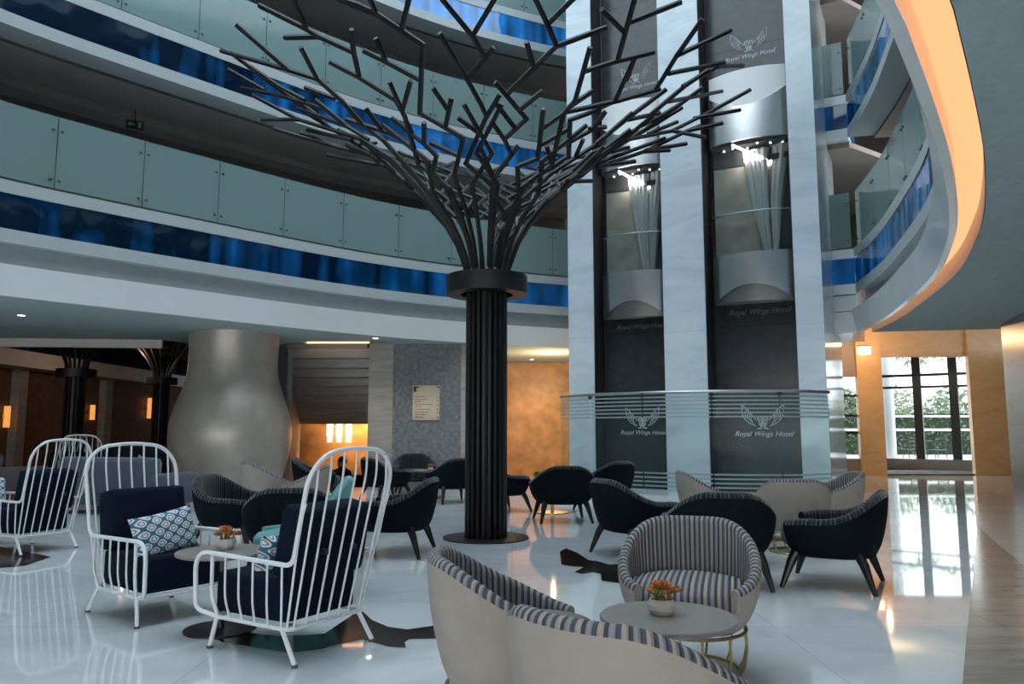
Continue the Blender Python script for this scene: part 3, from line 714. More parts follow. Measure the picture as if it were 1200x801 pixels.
# far hall beyond the ceiling edge
XL = -13.6
bm = BM(); box(bm, (XL - .1, 15, 2.9), (XL + .1, 34.5, 3.35)); struct('trim_hall_lip', bm, M['gloss_white'])
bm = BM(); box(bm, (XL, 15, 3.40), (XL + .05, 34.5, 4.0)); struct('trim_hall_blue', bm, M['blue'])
bm = BM(); box(bm, (XL - .9, 14, 0), (XL - .75, 34.5, 2.95)); struct('wall_hall', bm, M['brown_panel'], smooth=False)
bm = BM(); box(bm, (XL - 2.2, 14, 2.9), (XL, 34.5, 3.0)); struct('ceiling_hall', bm, M['soffit'])
def on_hall(u, v, X=XL - .72):
    r = ray(u, v); k = X / r.x; return Vector((X, r.y * k, EYE + r.z * k))
bm = BM()
for u0, u1 in ((12, 22), (116, 124)):
    y0 = on_hall(u0, 480).y; y1 = on_hall(u1, 480).y; box(bm, (XL - .76, y0, 0), (XL - .5, y1, 2.9))
struct('trim_pilaster', bm, M['beige_marble'], smooth=False)
y0 = on_hall(23, 480).y; y1 = on_hall(72, 480).y; n = 22
t = thing('slatted_screen', 'wall screen of vertical timber slats at the far left of the hall', 'screen', (XL - .74, y0, 0))
bm = BM()
for k in range(n): box(bm, (0, (y1 - y0) * k / n, .05), (.08, (y1 - y0) * (k + .55) / n, 2.85))
obj('slat', bm, M['slat'], t, smooth=False)
for u, v, zz, lab in ((4, 488, .3, 'warm glowing wall lamp at the far left edge of the hall'), (105, 483, .25, 'warm glowing wall lamp right of the nearer dark tree in the hall'), (172, 478, .4, 'warm glowing box in place of a lit niche left of the farther dark tree in the hall')):
    p = on_hall(u, v)  # third box glows in place of a lit niche
    o = thing('wall_lamp', lab, 'lamp', (p.x + .05, p.y, p.z))
    bm = BM(); box(bm, (0, -.08, -zz), (.10, .08, zz), None, .01); obj('lamp_shade', bm, emit('amber_shade', (1, .42, .10), .75), o)
    bm = BM(); box(bm, (-.03, -.16, -.05), (.02, .16, .05)); obj('mount', bm, M['brass'], o)

# recessed downlights
sp = emit('downlight_glow', (1, .9, .75), 12)
for (u, v, lab) in ((25, 369, 'recessed downlight in the ceiling at the far left'), (440, 396, 'recessed downlight above the staircase jamb'), (623, 421, 'recessed downlight in the ceiling right of the metal tree')):
    p = at_z(u, v, 2.9)
    o = thing('downlight', lab, 'lamp', (p.x, p.y, 2.9))
    bm = BM(); lathe(bm, [(.055, 0), (.075, 0), (.075, -.008), (.055, -.008)], 20); obj('ring', bm, M['white'], o)
    bm = BM(); lathe(bm, [(0, -.004), (.055, -.004)], 20); obj('lens', bm, sp, o)

# exit sign under the middle balcony
p = at_y(158, 146, 12.1)
o = thing('exit_sign', 'small green running-man exit sign hanging under the middle balcony', 'sign', p, .45)
bm = BM(); box(bm, (-.13, -.012, -.07), (.13, .012, .07), None, .004); obj('sign_board', bm, mat('sign_green', (.006, .055, .035), .4), o)
bm = BM(); f = [bm.verts.new((x, -.014, z)) for x, z in ((-.11, 0), (-.06, .045), (-.06, .017), (-.005, .017), (-.005, -.017), (-.06, -.017), (-.06, -.045))]; bm.faces.new(f)
box(bm, (.05, -.016, -.05), (.10, -.013, .05)); obj('arrow', bm, mat('sign_mint', (.25, .55, .45), .5), o, smooth=False)
bm = BM(); tube(bm, [(0, 0, .07), (0, 0, .30)], .008, 5); obj('hanger', bm, M['black'], o)

# floor inlays
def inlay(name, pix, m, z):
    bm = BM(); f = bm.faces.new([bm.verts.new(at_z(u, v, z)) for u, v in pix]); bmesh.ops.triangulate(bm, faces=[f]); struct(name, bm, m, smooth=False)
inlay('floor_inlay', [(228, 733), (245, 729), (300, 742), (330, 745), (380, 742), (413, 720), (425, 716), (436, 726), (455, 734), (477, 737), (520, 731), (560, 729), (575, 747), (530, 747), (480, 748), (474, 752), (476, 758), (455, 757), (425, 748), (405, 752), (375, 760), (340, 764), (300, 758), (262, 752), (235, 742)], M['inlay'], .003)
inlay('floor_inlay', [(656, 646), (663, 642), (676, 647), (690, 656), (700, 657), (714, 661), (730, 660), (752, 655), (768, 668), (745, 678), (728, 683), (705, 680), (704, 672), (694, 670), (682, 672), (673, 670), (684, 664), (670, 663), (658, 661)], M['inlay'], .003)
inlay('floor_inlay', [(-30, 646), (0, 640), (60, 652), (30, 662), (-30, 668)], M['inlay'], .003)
inlay('floor_border', [(1126, 860), (1128, 801), (1133, 740), (1139, 690), (1145, 617), (1200, 662), (1330, 760), (1330, 860)], M['floor_brown'], .003)
inlay('floor_border', [(1145, 616), (1152, 572), (1181, 584), (1215, 597), (1330, 640), (1330, 758), (1200, 661)], M['floor_cream'], .0035)
# ------------------------------------------------------------------ the metal tree: bars on a flaring cup
TC = Vector((-.29, 8.59, 0))
PROF = [(2.9, .23), (3.1, .265), (3.3, .345), (3.55, .49), (3.85, .75), (4.2, 1.10), (4.6, 1.6), (5.0, 2.2), (5.5, 2.95), (5.9, 3.5), (6.5, 4.3)]
def cup_r(z):
    for (z0, r0), (z1, r1) in zip(PROF, PROF[1:]):
        if z <= z1: return r0 + (r1 - r0) * (z - z0) / (z1 - z0)
    return PROF[-1][1]
def cup_z(r):
    for (z0, r0), (z1, r1) in zip(PROF, PROF[1:]):
        if r <= r1: return z0 + (z1 - z0) * (r - r0) / (r1 - r0)
    return PROF[-1][0]
def on_cup(u, v, far=False):
    d = ray(u, v); o = Vector((0, 0, EYE)); prev = None; best = None; hits = []
    k = 3.0
    while k < 15:
        p = o + d * k; f = hypot(p.x - TC.x, p.y - TC.y) - cup_r(p.z)
        if p.z > 2.9:
            if prev is not None and (f < 0) != (prev < 0): hits.append(p.copy())
            if best is None or abs(f) < best[0]: best = (abs(f), p.copy())
            prev = f
        k += .01
    if not hits:
        q = best[1]; a = atan2(q.y - TC.y, q.x - TC.x); return q
    return hits[-1] if far else hits[0]
TW = [  # bars of the near half, read off the photograph
 [(305,7),(359,34),(374,43),(414.5,61.5)], [(344,-20),(344,0),(359,34)], [(335,44),(372.5,43)], [(412,36),(414.5,61.5),(420.5,88.5)],
 [(388,73.5),(420,90),(463.5,117),(471,130)], [(278,30),(338,82)], [(260,60),(338,82),(370,92)], [(353,57),(371,91.5),(401,118.5),(424,145),(450,165),(480,198)],
 [(294.5,79),(325,100),(356.5,116.5)], [(284,103),(332,113),(379,127)], [(269,82),(309.5,105)], [(370,118),(404.5,146.5)], [(353,128),(404.5,146.5),(431,163)],
 [(359,103),(391,115)], [(430,128.5),(446.5,151)], [(407,140),(460,157),(480,170)], [(296.5,112),(350,140),(424,163),(458,185)], [(307,140),(350,140)],
 [(322,151),(352,160),(415,178)], [(353,156),(415,178)], [(361,152.5),(412,164)], [(407,170),(448,188)], [(425,167),(457,188),(490,222)], [(385,182),(454,195)],
 [(385,-12),(401,0),(420,6),(439.5,15),(471,36),(495,52),(493.5,94.5),(492,132),(522,149.5),(543,161.5),(540,175),(532.5,205)],
 [(428,-20),(434,0),(440,15)], [(483,-20),(479,0),(471,35)], [(427.5,60),(452,72),(493,94)], [(441,46.5),(452,72)], [(508.5,104.5),(525,128.5)], [(529,116),(522,149.5)], [(505.5,168),(537,182.5)],
 [(457,97.5),(466,118),(471,130),(483,157),(498,169),(511.5,182.5),(507,200.5),(523,220)], [(481,96),(472,128)], [(460,139),(478,152.5)], [(497,145),(497,167)],
 [(516,40.5),(547.5,93),(562.5,120),(570,136)], [(585,112),(570,137),(558,163),(546,191.5),(577.5,215.5)], [(538.5,139),(561,155.5)], [(577.5,57),(547.5,91.5)],
 [(505,-25),(519,0),(553.5,42),(567,64.5)], [(592,-20),(579,0),(555,40)], [(582.5,122.5),(603.5,149.5)], [(564,175),(578,206.5),(580,222),(582,236),(590,248),(578,264)],
 [(606.5,172),(581,205)], [(581.5,97.5),(617,139),(591,163)], [(577,143.5),(591,163),(599,181)], [(635,107.5),(609.5,128)],
 [(596.5,108),(625,79.5),(652,54),(709,33)], [(620,-20),(628,0),(641.5,28.5),(652,54)], [(690,-18),(670,0),(641.5,28.5)], [(617.5,51),(625,78)],
 [(636.5,129),(632,172),(630,185.5),(606.5,195),(607,214),(608,246),(588,270)], [(636.5,149.5),(662,131.5),(674,118),(691,57)], [(683.5,84),(721,72),(765,61.5)],
 [(750,-22),(743.5,0),(736,27),(724,70.5)], [(706,12),(730,36)], [(739.5,25.5),(796.5,3)], [(693.5,107.5),(671,122.5)], [(662,131.5),(725,118),(772,104.5)], [(663.5,152.5),(635,169)], [(641,172),(647,196)],
 [(708.5,132),(695,151),(671,164.5)], [(708.5,149),(692,151)], [(701,128.5),(668,140.5),(666.5,182.5),(614,217)], [(740,133),(701,167.5),(645.5,203.5),(610,235)], [(683,164.5),(675.5,181)],
 [(779.5,105.5),(737.5,137),(700,167)], [(772,132.5),(737.5,140)], [(829,83),(802,101),(764.5,132.5)], [(870,77),(840,78),(801,100.5)], [(847.5,73.5),(784.5,86)],
 [(822,24),(793.5,64.5),(769.5,103.5)], [(855,36),(793.5,65)], [(845.5,107),(784,119)], [(742,153.5),(703,182),(665,215)], [(878.5,105.5),(835,129.5),(787,153.5),(733,164)], [(793,143),(760,156.5)],
 [(866.5,129),(814,138.5)], [(826,161),(790,153.5)], [(845.5,144.5),(805,153.5),(764.5,173)], [(820,147.5),(805,153.5)], [(778,162.5),(700,191),(640,238)], [(803.5,168.5),(757,176)], [(784,176),(755.5,177.5),(715,191)],
 [(736,173),(718,177.5)], [(743.5,189),(700,195)], [(692,212),(665,212.5)], [(692,181),(672.5,199)], [(735,92),(743,70),(721,118)]]
def bars(bm, pts, r=.027):
    for a, b in zip(pts, pts[1:]):
        e = (b - a).normalized() * r * .6
        tube(bm, [a - e, b + e], r, 6)
def meridian(p, r_end=.25):
    a = atan2(p.y - TC.y, p.x - TC.x); r = hypot(p.x - TC.x, p.y - TC.y); out = []
    n = 6
    for k in range(1, n + 1):
        q = r + (r_end - r) * k / n; out.append(Vector((TC.x + q * cos(a), TC.y + q * sin(a), cup_z(q))))
    return out
STEM = {(480,198), (458,185), (490,222), (532.5,205), (523,220), (577.5,215.5), (578,264), (588,270), (614,217), (610,235), (665,215), (640,238)}
def build_tree(root, full=True):
    bm = BM(); lathe(bm, [(0, 0), (.475, 0), (.475, .012), (0, .012)], 48); obj('base_plate', bm, M['treeblack'], root)
    bm = BM(); lathe(bm, [(.30, 2.72), (.465, 2.72), (.465, 2.93), (.20, 2.93), (.20, 2.80), (.30, 2.80), (.30, 2.72)], 48); obj('collar', bm, M['treeblack'], root)
    nb = 22
    for i in range(nb):
        a = 2 * pi * i / nb + .05; bm = BM(); q = Vector((.205 * cos(a), .205 * sin(a), 0))
        Mx = Matrix.Translation(q) @ Matrix.Rotation(a, 4, 'Z'); box(bm, (-.03, -.017, .01), (.03, .017, 2.9), Mx, .004); obj('pole', bm, M['treeblack'], root)
    bm = BM(); lathe(bm, [(0, .01), (.12, .01), (.12, 2.9), (0, 2.9)], 16)
    obj('core', bm, M['treeblack'], root)
M['treeblack'] = mat('dark_bronze_paint', (.013, .012, .011), .5, .1)
tree = thing('metal_tree', 'tall black metal tree sculpture of vertical bars flaring into bare branches', 'sculpture', TC)
build_tree(tree)
near = []; n_b = 0
for ch in TW:
    P = [on_cup(*q) for q in ch]
    near.append((P, ch[-1] in STEM))
    if ch[-1] in STEM: P = P + meridian(P[-1])
    bm = BM(); bars(bm, [p - TC for p in P]); obj('branch', bm, M['treeblack'], tree, sharp=50); n_b += 1
# stems rising from the collar all round
for i in range(16):
    a = 2 * pi * (i + .5) / 16; pts = []
    for z in (2.88, 3.1, 3.3, 3.55, 3.8): pts.append(Vector((cup_r(z) * cos(a), cup_r(z) * sin(a), z)))
    a2 = a + (.28 if i % 2 else -.28); pts.append(Vector((cup_r(4.05) * cos(a2), cup_r(4.05) * sin(a2), 4.05)))
    a3 = a2 - (.22 if i % 2 else -.22); pts.append(Vector((cup_r(4.4) * cos(a3), cup_r(4.4) * sin(a3), 4.4)))
    bm = BM(); tube(bm, pts[:5], .027, 6); bars(bm, pts[4:])
    obj('stem', bm, M['treeblack'], tree, sharp=50)
# far half: the same habit of growth, mirrored to the back of the cup
bm = BM(); rf = random.Random(5)
for P, st in near:
    Q = [Vector((TC.x + (p.x - TC.x) * .97, 2 * TC.y - p.y, p.z)) for p in P]
    if min(q.y for q in Q) < TC.y - .2: continue
    bars(bm, [q - TC for q in Q])
o = obj('far_branches', bm, M['treeblack'], tree, sharp=50); o['kind'] = 'stuff'; o.name = 'branch_cluster'

# two smaller trees of the same kind in the far hall
def hall_tree(label, u, v_col, Y, sc):
    p = at_y(u, 500, Y)
    r = thing('metal_tree', label, 'sculpture', (p.x, Y, 0), .3); r.scale = (sc,) * 3
    bm = BM(); lathe(bm, [(0, 0), (.475, 0), (.475, .012), (0, .012)], 32); obj('base_plate', bm, M['treeblack'], r)
    bm = BM(); lathe(bm, [(.24, 2.72), (.465, 2.72), (.465, 2.93), (.20, 2.93), (.24, 2.72)], 32); obj('collar', bm, M['treeblack'], r)
    for i in range(16):
        a = 2 * pi * i / 16; bm = BM(); Mx = Matrix.Translation((.205 * cos(a), .205 * sin(a), 0)) @ Matrix.Rotation(a, 4, 'Z'); box(bm, (-.03, -.03, .01), (.03, .03, 2.9), Mx); obj('pole', bm, M['treeblack'], r)
        pts = [Vector((cup_r(z) * cos(a), cup_r(z) * sin(a), z)) for z in (2.88, 3.1, 3.3, 3.55, 3.85)]
        bm = BM(); tube(bm, pts, .03, 6)
        for s in (-1, 1):
            q = [pts[-1]]
            for k, z in enumerate((4.0, 4.15, 4.28)): aa = a + s * .16 * (1 if k % 2 == 0 else .4); q.append(Vector((cup_r(z) * cos(aa), cup_r(z) * sin(aa), z)))
            bars(bm, q)
        obj('branch', bm, M['treeblack'], r, sharp=50)
    return r
hall_tree('nearer of the two dark metal trees in the hall at the left', 85.5, 440, 16.2, .84)
hall_tree('farther of the two dark metal trees in the hall, beside the bulging column', 187, 446, 22.5, .92)
# ------------------------------------------------------------------ cloths
WARM = srgb(196, 176, 160); GREYL = srgb(150, 150, 158); BLUEG = srgb(84, 96, 110); DK = srgb(60, 64, 72)
M['stripe_light'] = stripes('grey_striped_cloth', [(0, srgb(172, 160, 152)), (.28, srgb(74, 77, 84)), (.48, srgb(150, 148, 150)), (.76, srgb(84, 90, 100))], .062, rib=.6, sheen=.0)
M['stripe_light_x'] = M['stripe_light']
M['stripe_dark'] = stripes('dark_striped_cloth', [(0, srgb(22, 25, 30)), (.34, srgb(58, 62, 68)), (.42, srgb(24, 27, 33)), (.62, srgb(52, 66, 78)), (.72, srgb(20, 22, 27)), (.9, srgb(84, 80, 76))], .10, rib=.35)
M['suede'] = mat('cream_suede', (.41, .355, .31), .9, 0, .06, 9, .08, 120, spec=.2)
M['navy_wool'] = mat('blue_black_wool', (.0055, .0085, .0125), .9, 0, .2, 30, .1, 150, spec=.15)
M['velvet'] = mat('navy_velvet', (.0028, .0075, .020), .85, 0, .2, 3, .05, 60, spec=.15)
M['teal'] = mat('teal_wool', (.10, .34, .33), .85, 0, .08, 12, sheen=.3)
M['black_wood'] = mat('black_stained_wood', (.010, .009, .009), .4)
M['frame_white'] = mat('white_powder_coated_steel', (.80, .82, .84), .32)
M['rubber'] = mat('grey_rubber', (.09, .09, .10), .6)
M['gold'] = mat('gold_wire', (.55, .42, .20), .3, 1.0)
M['table_top'] = mat('taupe_stone_table_top', (.25, .225, .205), .32, 0, .06, 6)
M['pot'] = mat('pale_ceramic', (.55, .50, .46), .5, 0, .08, 20)
M['petal'] = mat('orange_succulent_petal', (.42, .13, .03), .6, 0, .6, 22)
M['petal_green'] = mat('olive_petal', (.16, .17, .05), .6, 0, .4, 20)

def sgnp(x, p): return (1 if x >= 0 else -1) * abs(x) ** p
def uvset(bm): return bm.loops.layers.uv.verify()
def tub(root, hw, hd, n, zt, z0, tap, th, zs, phmax, m_out, m_in, bulge=.6, lean=.0, seat_front=.0, NS=56, crown=.03):
    """horseshoe shell: hw/hd half width and depth, zt(phi) rim height, phi = 0 at the back"""
    full = phmax >= 179
    ph = [radians(-phmax + 2 * phmax * i / NS) for i in range(NS + (0 if full else 1))]
    def plan(p): return Vector((hw * sgnp(sin(p), 2 / n), -hd * sgnp(cos(p), 2 / n), 0))
    bo = BM(); bi = BM(); uo = uvset(bo); ui = uvset(bi)
    outer = []; inner = []; arc = [0]
    for i, p in enumerate(ph):
        if i: arc.append(arc[-1] + (plan(p) - plan(ph[i - 1])).length)
        P = plan(p); top = zt(p); R = P.length; d = P / R
        hgt = top - th / 2 - z0; prof = []
        for k in range(8):
            t = k / 7; s = tap + (1 - tap) * sin(t * pi / 2) ** bulge
            if k == 0: prof.append((R * tap * .9, z0))
            prof.append((R * s + lean * t, z0 + .02 + (hgt - .02) * t))
        outer.append([d * r + Vector((0, 0, z)) for r, z in prof])
        ro = R + lean; zz = z0 + hgt; ring = []
        for k in range(7):
            a = pi * k / 6; ring.append((ro - th / 2 + th / 2 * 1.04 * cos(a), zz + th / 2 * 1.04 * sin(a)))
        for k in range(1, 5):
            t = k / 4; ring.append((ro - th - .012 * t, zz + (zs - .05 - zz) * t))
        inner.append([d * r + Vector((0, 0, z)) for r, z in ring])
    def grid(bm, rows, uv, flip):
        V = [[bm.verts.new(q) for q in r] for r in rows]; L_ = len(V)
        for i in range(L_ if full else L_ - 1):
            j = (i + 1) % L_
            for k in range(len(V[0]) - 1):
                f = bm.faces.new((V[i][k], V[j][k], V[j][k + 1], V[i][k + 1]))
                for lp, (a, b) in zip(f.loops, ((i, k), (i + 1, k), (i + 1, k + 1), (i, k + 1))):
                    lp[uv].uv = (arc[min(a, len(arc) - 1)] if a < L_ else arc[-1] + .03, b * .05)
        return V
    V = grid(bo, outer, uo, False)
    c = bo.verts.new((0, 0, z0)); L_ = len(V)
    for i in range(L_ if full else L_ - 1): bo.faces.new((V[i][0], V[(i + 1) % L_][0], c))
    if not full: bo.faces.new((V[-1][0], V[0][0], c))
    W = grid(bi, inner, ui, True)
    if not full:
        for i in (0, -1):
            vs = [bo.verts.new(q) for q in outer[i]] + [bo.verts.new(q) for q in inner[i]]
            bo.faces.new(vs)
    obj('shell', bo, m_out, root, sharp=50); obj('lining', bi, m_in, root, sharp=60)
    # seat
    bs = BM(); us = uvset(bs); rows = []
    sw = hw - th - .004; yb = -(hd - th - .004); yf = hd * .93 + seat_front if not full else hd - th - .004
    cy = (yf + yb) / 2; sd = (yf - yb) / 2; NN = 40
    for sc, z in ((.80 if not full else .84, z0 + .03), (.97, (z0 + zs) / 2), (1.0, zs - .05), (.985, zs - .02), (.94, zs), (.6, zs + crown * .8), (.25, zs + crown)):
        rows.append([bs.verts.new((sw * sc * sgnp(cos(2 * pi * j / NN), 2 / max(n, 2.4)), cy + sd * sc * sgnp(sin(2 * pi * j / NN), 2 / max(n, 2.4)), z)) for j in range(NN)])
    for A_, B_ in zip(rows, rows[1:]):
        for j in range(NN): bs.faces.new((A_[j], A_[(j + 1) % NN], B_[(j + 1) % NN], B_[j]))
    bs.faces.new(rows[0][::-1]); bs.faces.new(rows[-1])
    for f in bs.faces:
        for lp in f.loops: lp[us].uv = (lp.vert.co.x + 5, lp.vert.co.y)
    obj('seat', bs, m_in, root, sharp=60)
def smooth(a, b, x):
    t = min(1, max(0, (x - a) / (b - a))); return t * t * (3 - 2 * t)

# light striped tub chair on gold wire legs
def make_tub(label):
    t = thing('tub_chair', label, 'chair')
    def zt(p):
        a = abs(p) * 180 / pi; return .445 + .275 * (1 - smooth(22, 150, a)) ** 1.15
    tub(t, .355, .355, 2.25, zt, .215, .74, .055, .43, 140, M['suede'], M['stripe_light'], bulge=.75, NS=64)
    bm = BM(); tube(bm, [(.275 * cos(2 * pi * k / 32), .275 * sin(2 * pi * k / 32), .212) for k in range(32)], .009, 6, closed=True)
    tube(bm, [(.24 * cos(2 * pi * k / 32), .24 * sin(2 * pi * k / 32), .008) for k in range(32)], .008, 6, closed=True); obj('wire_ring', bm, M['gold'], t)
    for k in range(12):
        a = 2 * pi * (k + .5) / 12; bm = BM()
        tube(bm, [(.275 * cos(a), .275 * sin(a), .215), (.285 * cos(a), .285 * sin(a), .14), (.268 * cos(a), .268 * sin(a), .05), (.24 * cos(a), .24 * sin(a), .004)], .0075, 6); obj('leg', bm, M['gold'], t)
    return t
# dark wool armchair on black splayed legs
def make_dark(label):
    t = thing('armchair', label, 'chair')
    def zt(p):
        a = abs(p) * 180 / pi; return .53 + .20 * (1 - smooth(12, 95, a)) - .02 * smooth(100, 135, a)
    tub(t, .42, .40, 2.45, zt, .235, .80, .085, .43, 132, M['navy_wool'], M['stripe_dark'], bulge=.7, lean=.015, NS=60)
    for sx in (-1, 1):
        for sy in (-1, 1):
            bm = BM(); tube(bm, [(sx * .26, sy * .22, .27), (sx * .285, sy * .255, .2), (sx * .335, sy * .325, 0)], [.038, .034, .016], 10); obj('leg', bm, M['black_wood'], t)
    return t

def pillow_bm(w, h, th, uvs=1.0):
    bm = BM(); uv = uvset(bm); n = 14; S_ = []
    for s in (1, -1):
        g = []
        for i in range(n + 1):
            row = []
            for j in range(n + 1):
                x = -1 + 2 * i / n; y = -1 + 2 * j / n
                k = (max(0, 1 - x ** 4) * max(0, 1 - y ** 4)) ** .45
                pinch = 1 - .06 * (1 - abs(x)) * (y * y) - .05 * (1 - abs(y)) * x * x
                row.append(bm.verts.new((x * w / 2 * (1 - .05 * (1 - y * y)), s * th / 2 * k, y * h / 2 * (1 - .07 * (1 - x * x)))))
            g.append(row)
        S_.append(g)
        for i in range(n):
            for j in range(n):
                f = bm.faces.new((g[i][j], g[i + 1][j], g[i + 1][j + 1], g[i][j + 1]))
                for lp, (a, b) in zip(f.loops, ((i, j), (i + 1, j), (i + 1, j + 1), (i, j + 1))): lp[uv].uv = (a / n * w * uvs, b / n * h * uvs)
    bmesh.ops.remove_doubles(bm, verts=bm.verts[:], dist=.0005)
    return bm
def ikat():
    m, nt, b = nodes('teal_and_white_ogee_print'); L = nt.links
    uv = N(nt, 'ShaderNodeUVMap'); sp = N(nt, 'ShaderNodeSeparateXYZ'); L.new(uv.outputs[0], sp.inputs[0])
    def cosn(o, per):
        m1 = N(nt, 'ShaderNodeMath', operation='MULTIPLY'); L.new(o, m1.inputs[0]); m1.inputs[1].default_value = 2 * pi / per
        m2 = N(nt, 'ShaderNodeMath', operation='COSINE'); L.new(m1.outputs[0], m2.inputs[0]); return m2.outputs[0]
    # ogee lattice: cos(x/2)*cos(y) staggered rows
    a = cosn(sp.outputs[0], .105); c = cosn(sp.outputs[1], .078)
    ad = N(nt, 'ShaderNodeMath', operation='ADD'); L.new(a, ad.inputs[0]); L.new(c, ad.inputs[1])
    ab = N(nt, 'ShaderNodeMath', operation='ABSOLUTE'); L.new(ad.outputs[0], ab.inputs[0])
    hf = N(nt, 'ShaderNodeMath', operation='MULTIPLY'); L.new(ab.outputs[0], hf.inputs[0]); hf.inputs[1].default_value = .5
    cr = N(nt, 'ShaderNodeValToRGB'); cr.color_ramp.interpolation = 'CONSTANT'; e = cr.color_ramp.elements
    tealc = srgb(52, 110, 136); wh = srgb(222, 226, 228); dk = srgb(110, 112, 122); nv = srgb(30, 58, 84)
    e[0].position = 0; e[0].color = c4(tealc); e[1].position = .20; e[1].color = c4(nv)
    for p, q in ((.26, wh), (.62, dk), (.70, srgb(150, 140, 146)), (.84, wh)): x = e.new(p); x.color = c4(q)
    L.new(hf.outputs[0], cr.inputs[0]); L.new(cr.outputs[0], b.inputs['Base Color']); b.inputs['Roughness'].default_value = .85
    return m
M['ikat'] = ikat()

# white wire high-back chair
def make_wire(label):
    t = thing('wire_armchair', label, 'chair')
    R_ = .013; r_ = .0062
    zb, za = .17, .50
    def back(x, s):       # hoop plane: s = 0 at the bottom frame, 1 at the hoop top
        return Vector((x, -.31 - .20 * s, zb + .95 * s))
    hw_b, hw_t = .275, .345
    # one bent tube: front loop, arm, hoop, arm, front loop
    def side(sx):
        return [Vector((sx * .27, .26, zb)), Vector((sx * .305, .40, zb + .03)), Vector((sx * .315, .41, za + .02)), Vector((sx * .305, -.365, za))]
    L1 = side(-1); R1 = side(1)
    hoop = [Vector((-.318, -.475, .96)), Vector((-.22, -.50, 1.075)), Vector((0, -.506, 1.10)), Vector((.22, -.50, 1.075)), Vector((.318, -.475, .96))]
    pts = fillet(L1 + [hoop[0]] + hoop[1:4] + [hoop[4]] + R1[::-1], [0, .06, .12, .07, .12, .12, .12, .12, .12, .07, .12, .06, 0][1:-1] and [.05] + [.05, .12, .06, .14, .14, .2, .14, .14, .06, .12, .05] + [.05], 6)
    bm = BM(); tube(bm, pts, R_, 8); obj('bent_frame', bm, M['frame_white'], t, sharp=60)
    bm = BM(); base = fillet([Vector((0, .29, zb)), Vector((.275, .29, zb)), Vector((.27, -.31, zb)), Vector((-.27, -.31, zb)), Vector((-.275, .29, zb)), Vector((0, .29, zb))], .05, 4)
    tube(bm, base[:-1], R_ * .9, 8, closed=True); obj('base_frame', bm, M['frame_white'], t, sharp=60)
    # hoop outline for the back spindles
    def hoop_at(f):       # f -1..1 across
        a = abs(f); z = 1.092 - .04 * a ** 2 - .14 * a ** 6; return Vector((f * .312, -.48 - .024 * (1 - a), z))
    for k in range(7):
        f = -1 + 2 * (k + .5) / 7; b0 = Vector((f * .275, -.31, zb)); tp = hoop_at(f * .97); m1 = b0.lerp(tp, .86) + Vector((f * .012, -.022, 0))
        bm = BM(); tube(bm, fillet([b0, m1, tp], .05, 4), r_, 6); obj('spindle', bm, M['frame_white'], t)
    for sx in (-1, 1):
        # rear prop from the hoop down to the base
        bm = BM(); tube(bm, fillet([Vector((sx * .315, -.458, .82)), Vector((sx * .312, -.42, .72)), Vector((sx * .272, -.30, zb))], .05, 4), r_ * 1.05, 6); obj('spindle', bm, M['frame_white'], t)
        for k in range(6):
            y = .27 - .112 * k; yb = .24 - .10 * k
            bm = BM(); tube(bm, fillet([Vector((sx * .308, y, za)), Vector((sx * .303, y - .0, za - .22)), Vector((sx * .275, yb, zb))], .05, 3), r_ if k else R_ * .8, 6); obj('arm_spindle', bm, M['frame_white'], t)
        for sy, yy in ((1, .27), (-1, -.29)):
            bm = BM(); tube(bm, [(sx * .275, yy * .93, zb), (sx * .285, yy + (.02 if sy > 0 else -.09), .012)], R_, 8); l = obj('leg', bm, M['frame_white'], t)
            bm = BM(); lathe(bm, [(0, 0), (.017, 0), (.017, .014), (0, .014)], 10, (sx * .285, yy + (.02 if sy > 0 else -.09), 0)); obj('foot', bm, M['rubber'], l)
    bm = BM(); box(bm, (-.255, -.27, zb + .02), (.255, .30, zb + .24), None, .03); obj('seat_cushion', bm, M['velvet'], t, sharp=60)
    bm = BM(); Mx = Matrix.Translation((0, -.225, zb + .24)) @ Matrix.Rotation(radians(11), 4, 'X'); box(bm, (-.265, -.10, .0), (.265, .08, .39), Mx, .045)
    bc = obj('back_cushion', bm, M['velvet'], t, sharp=60)
    for x in (-.108, .108): bm = BM(); box(bm, (x - .013, -.405, .535), (x + .013, -.36, .565)); obj('strap', bm, M['black'], bc)
    return t

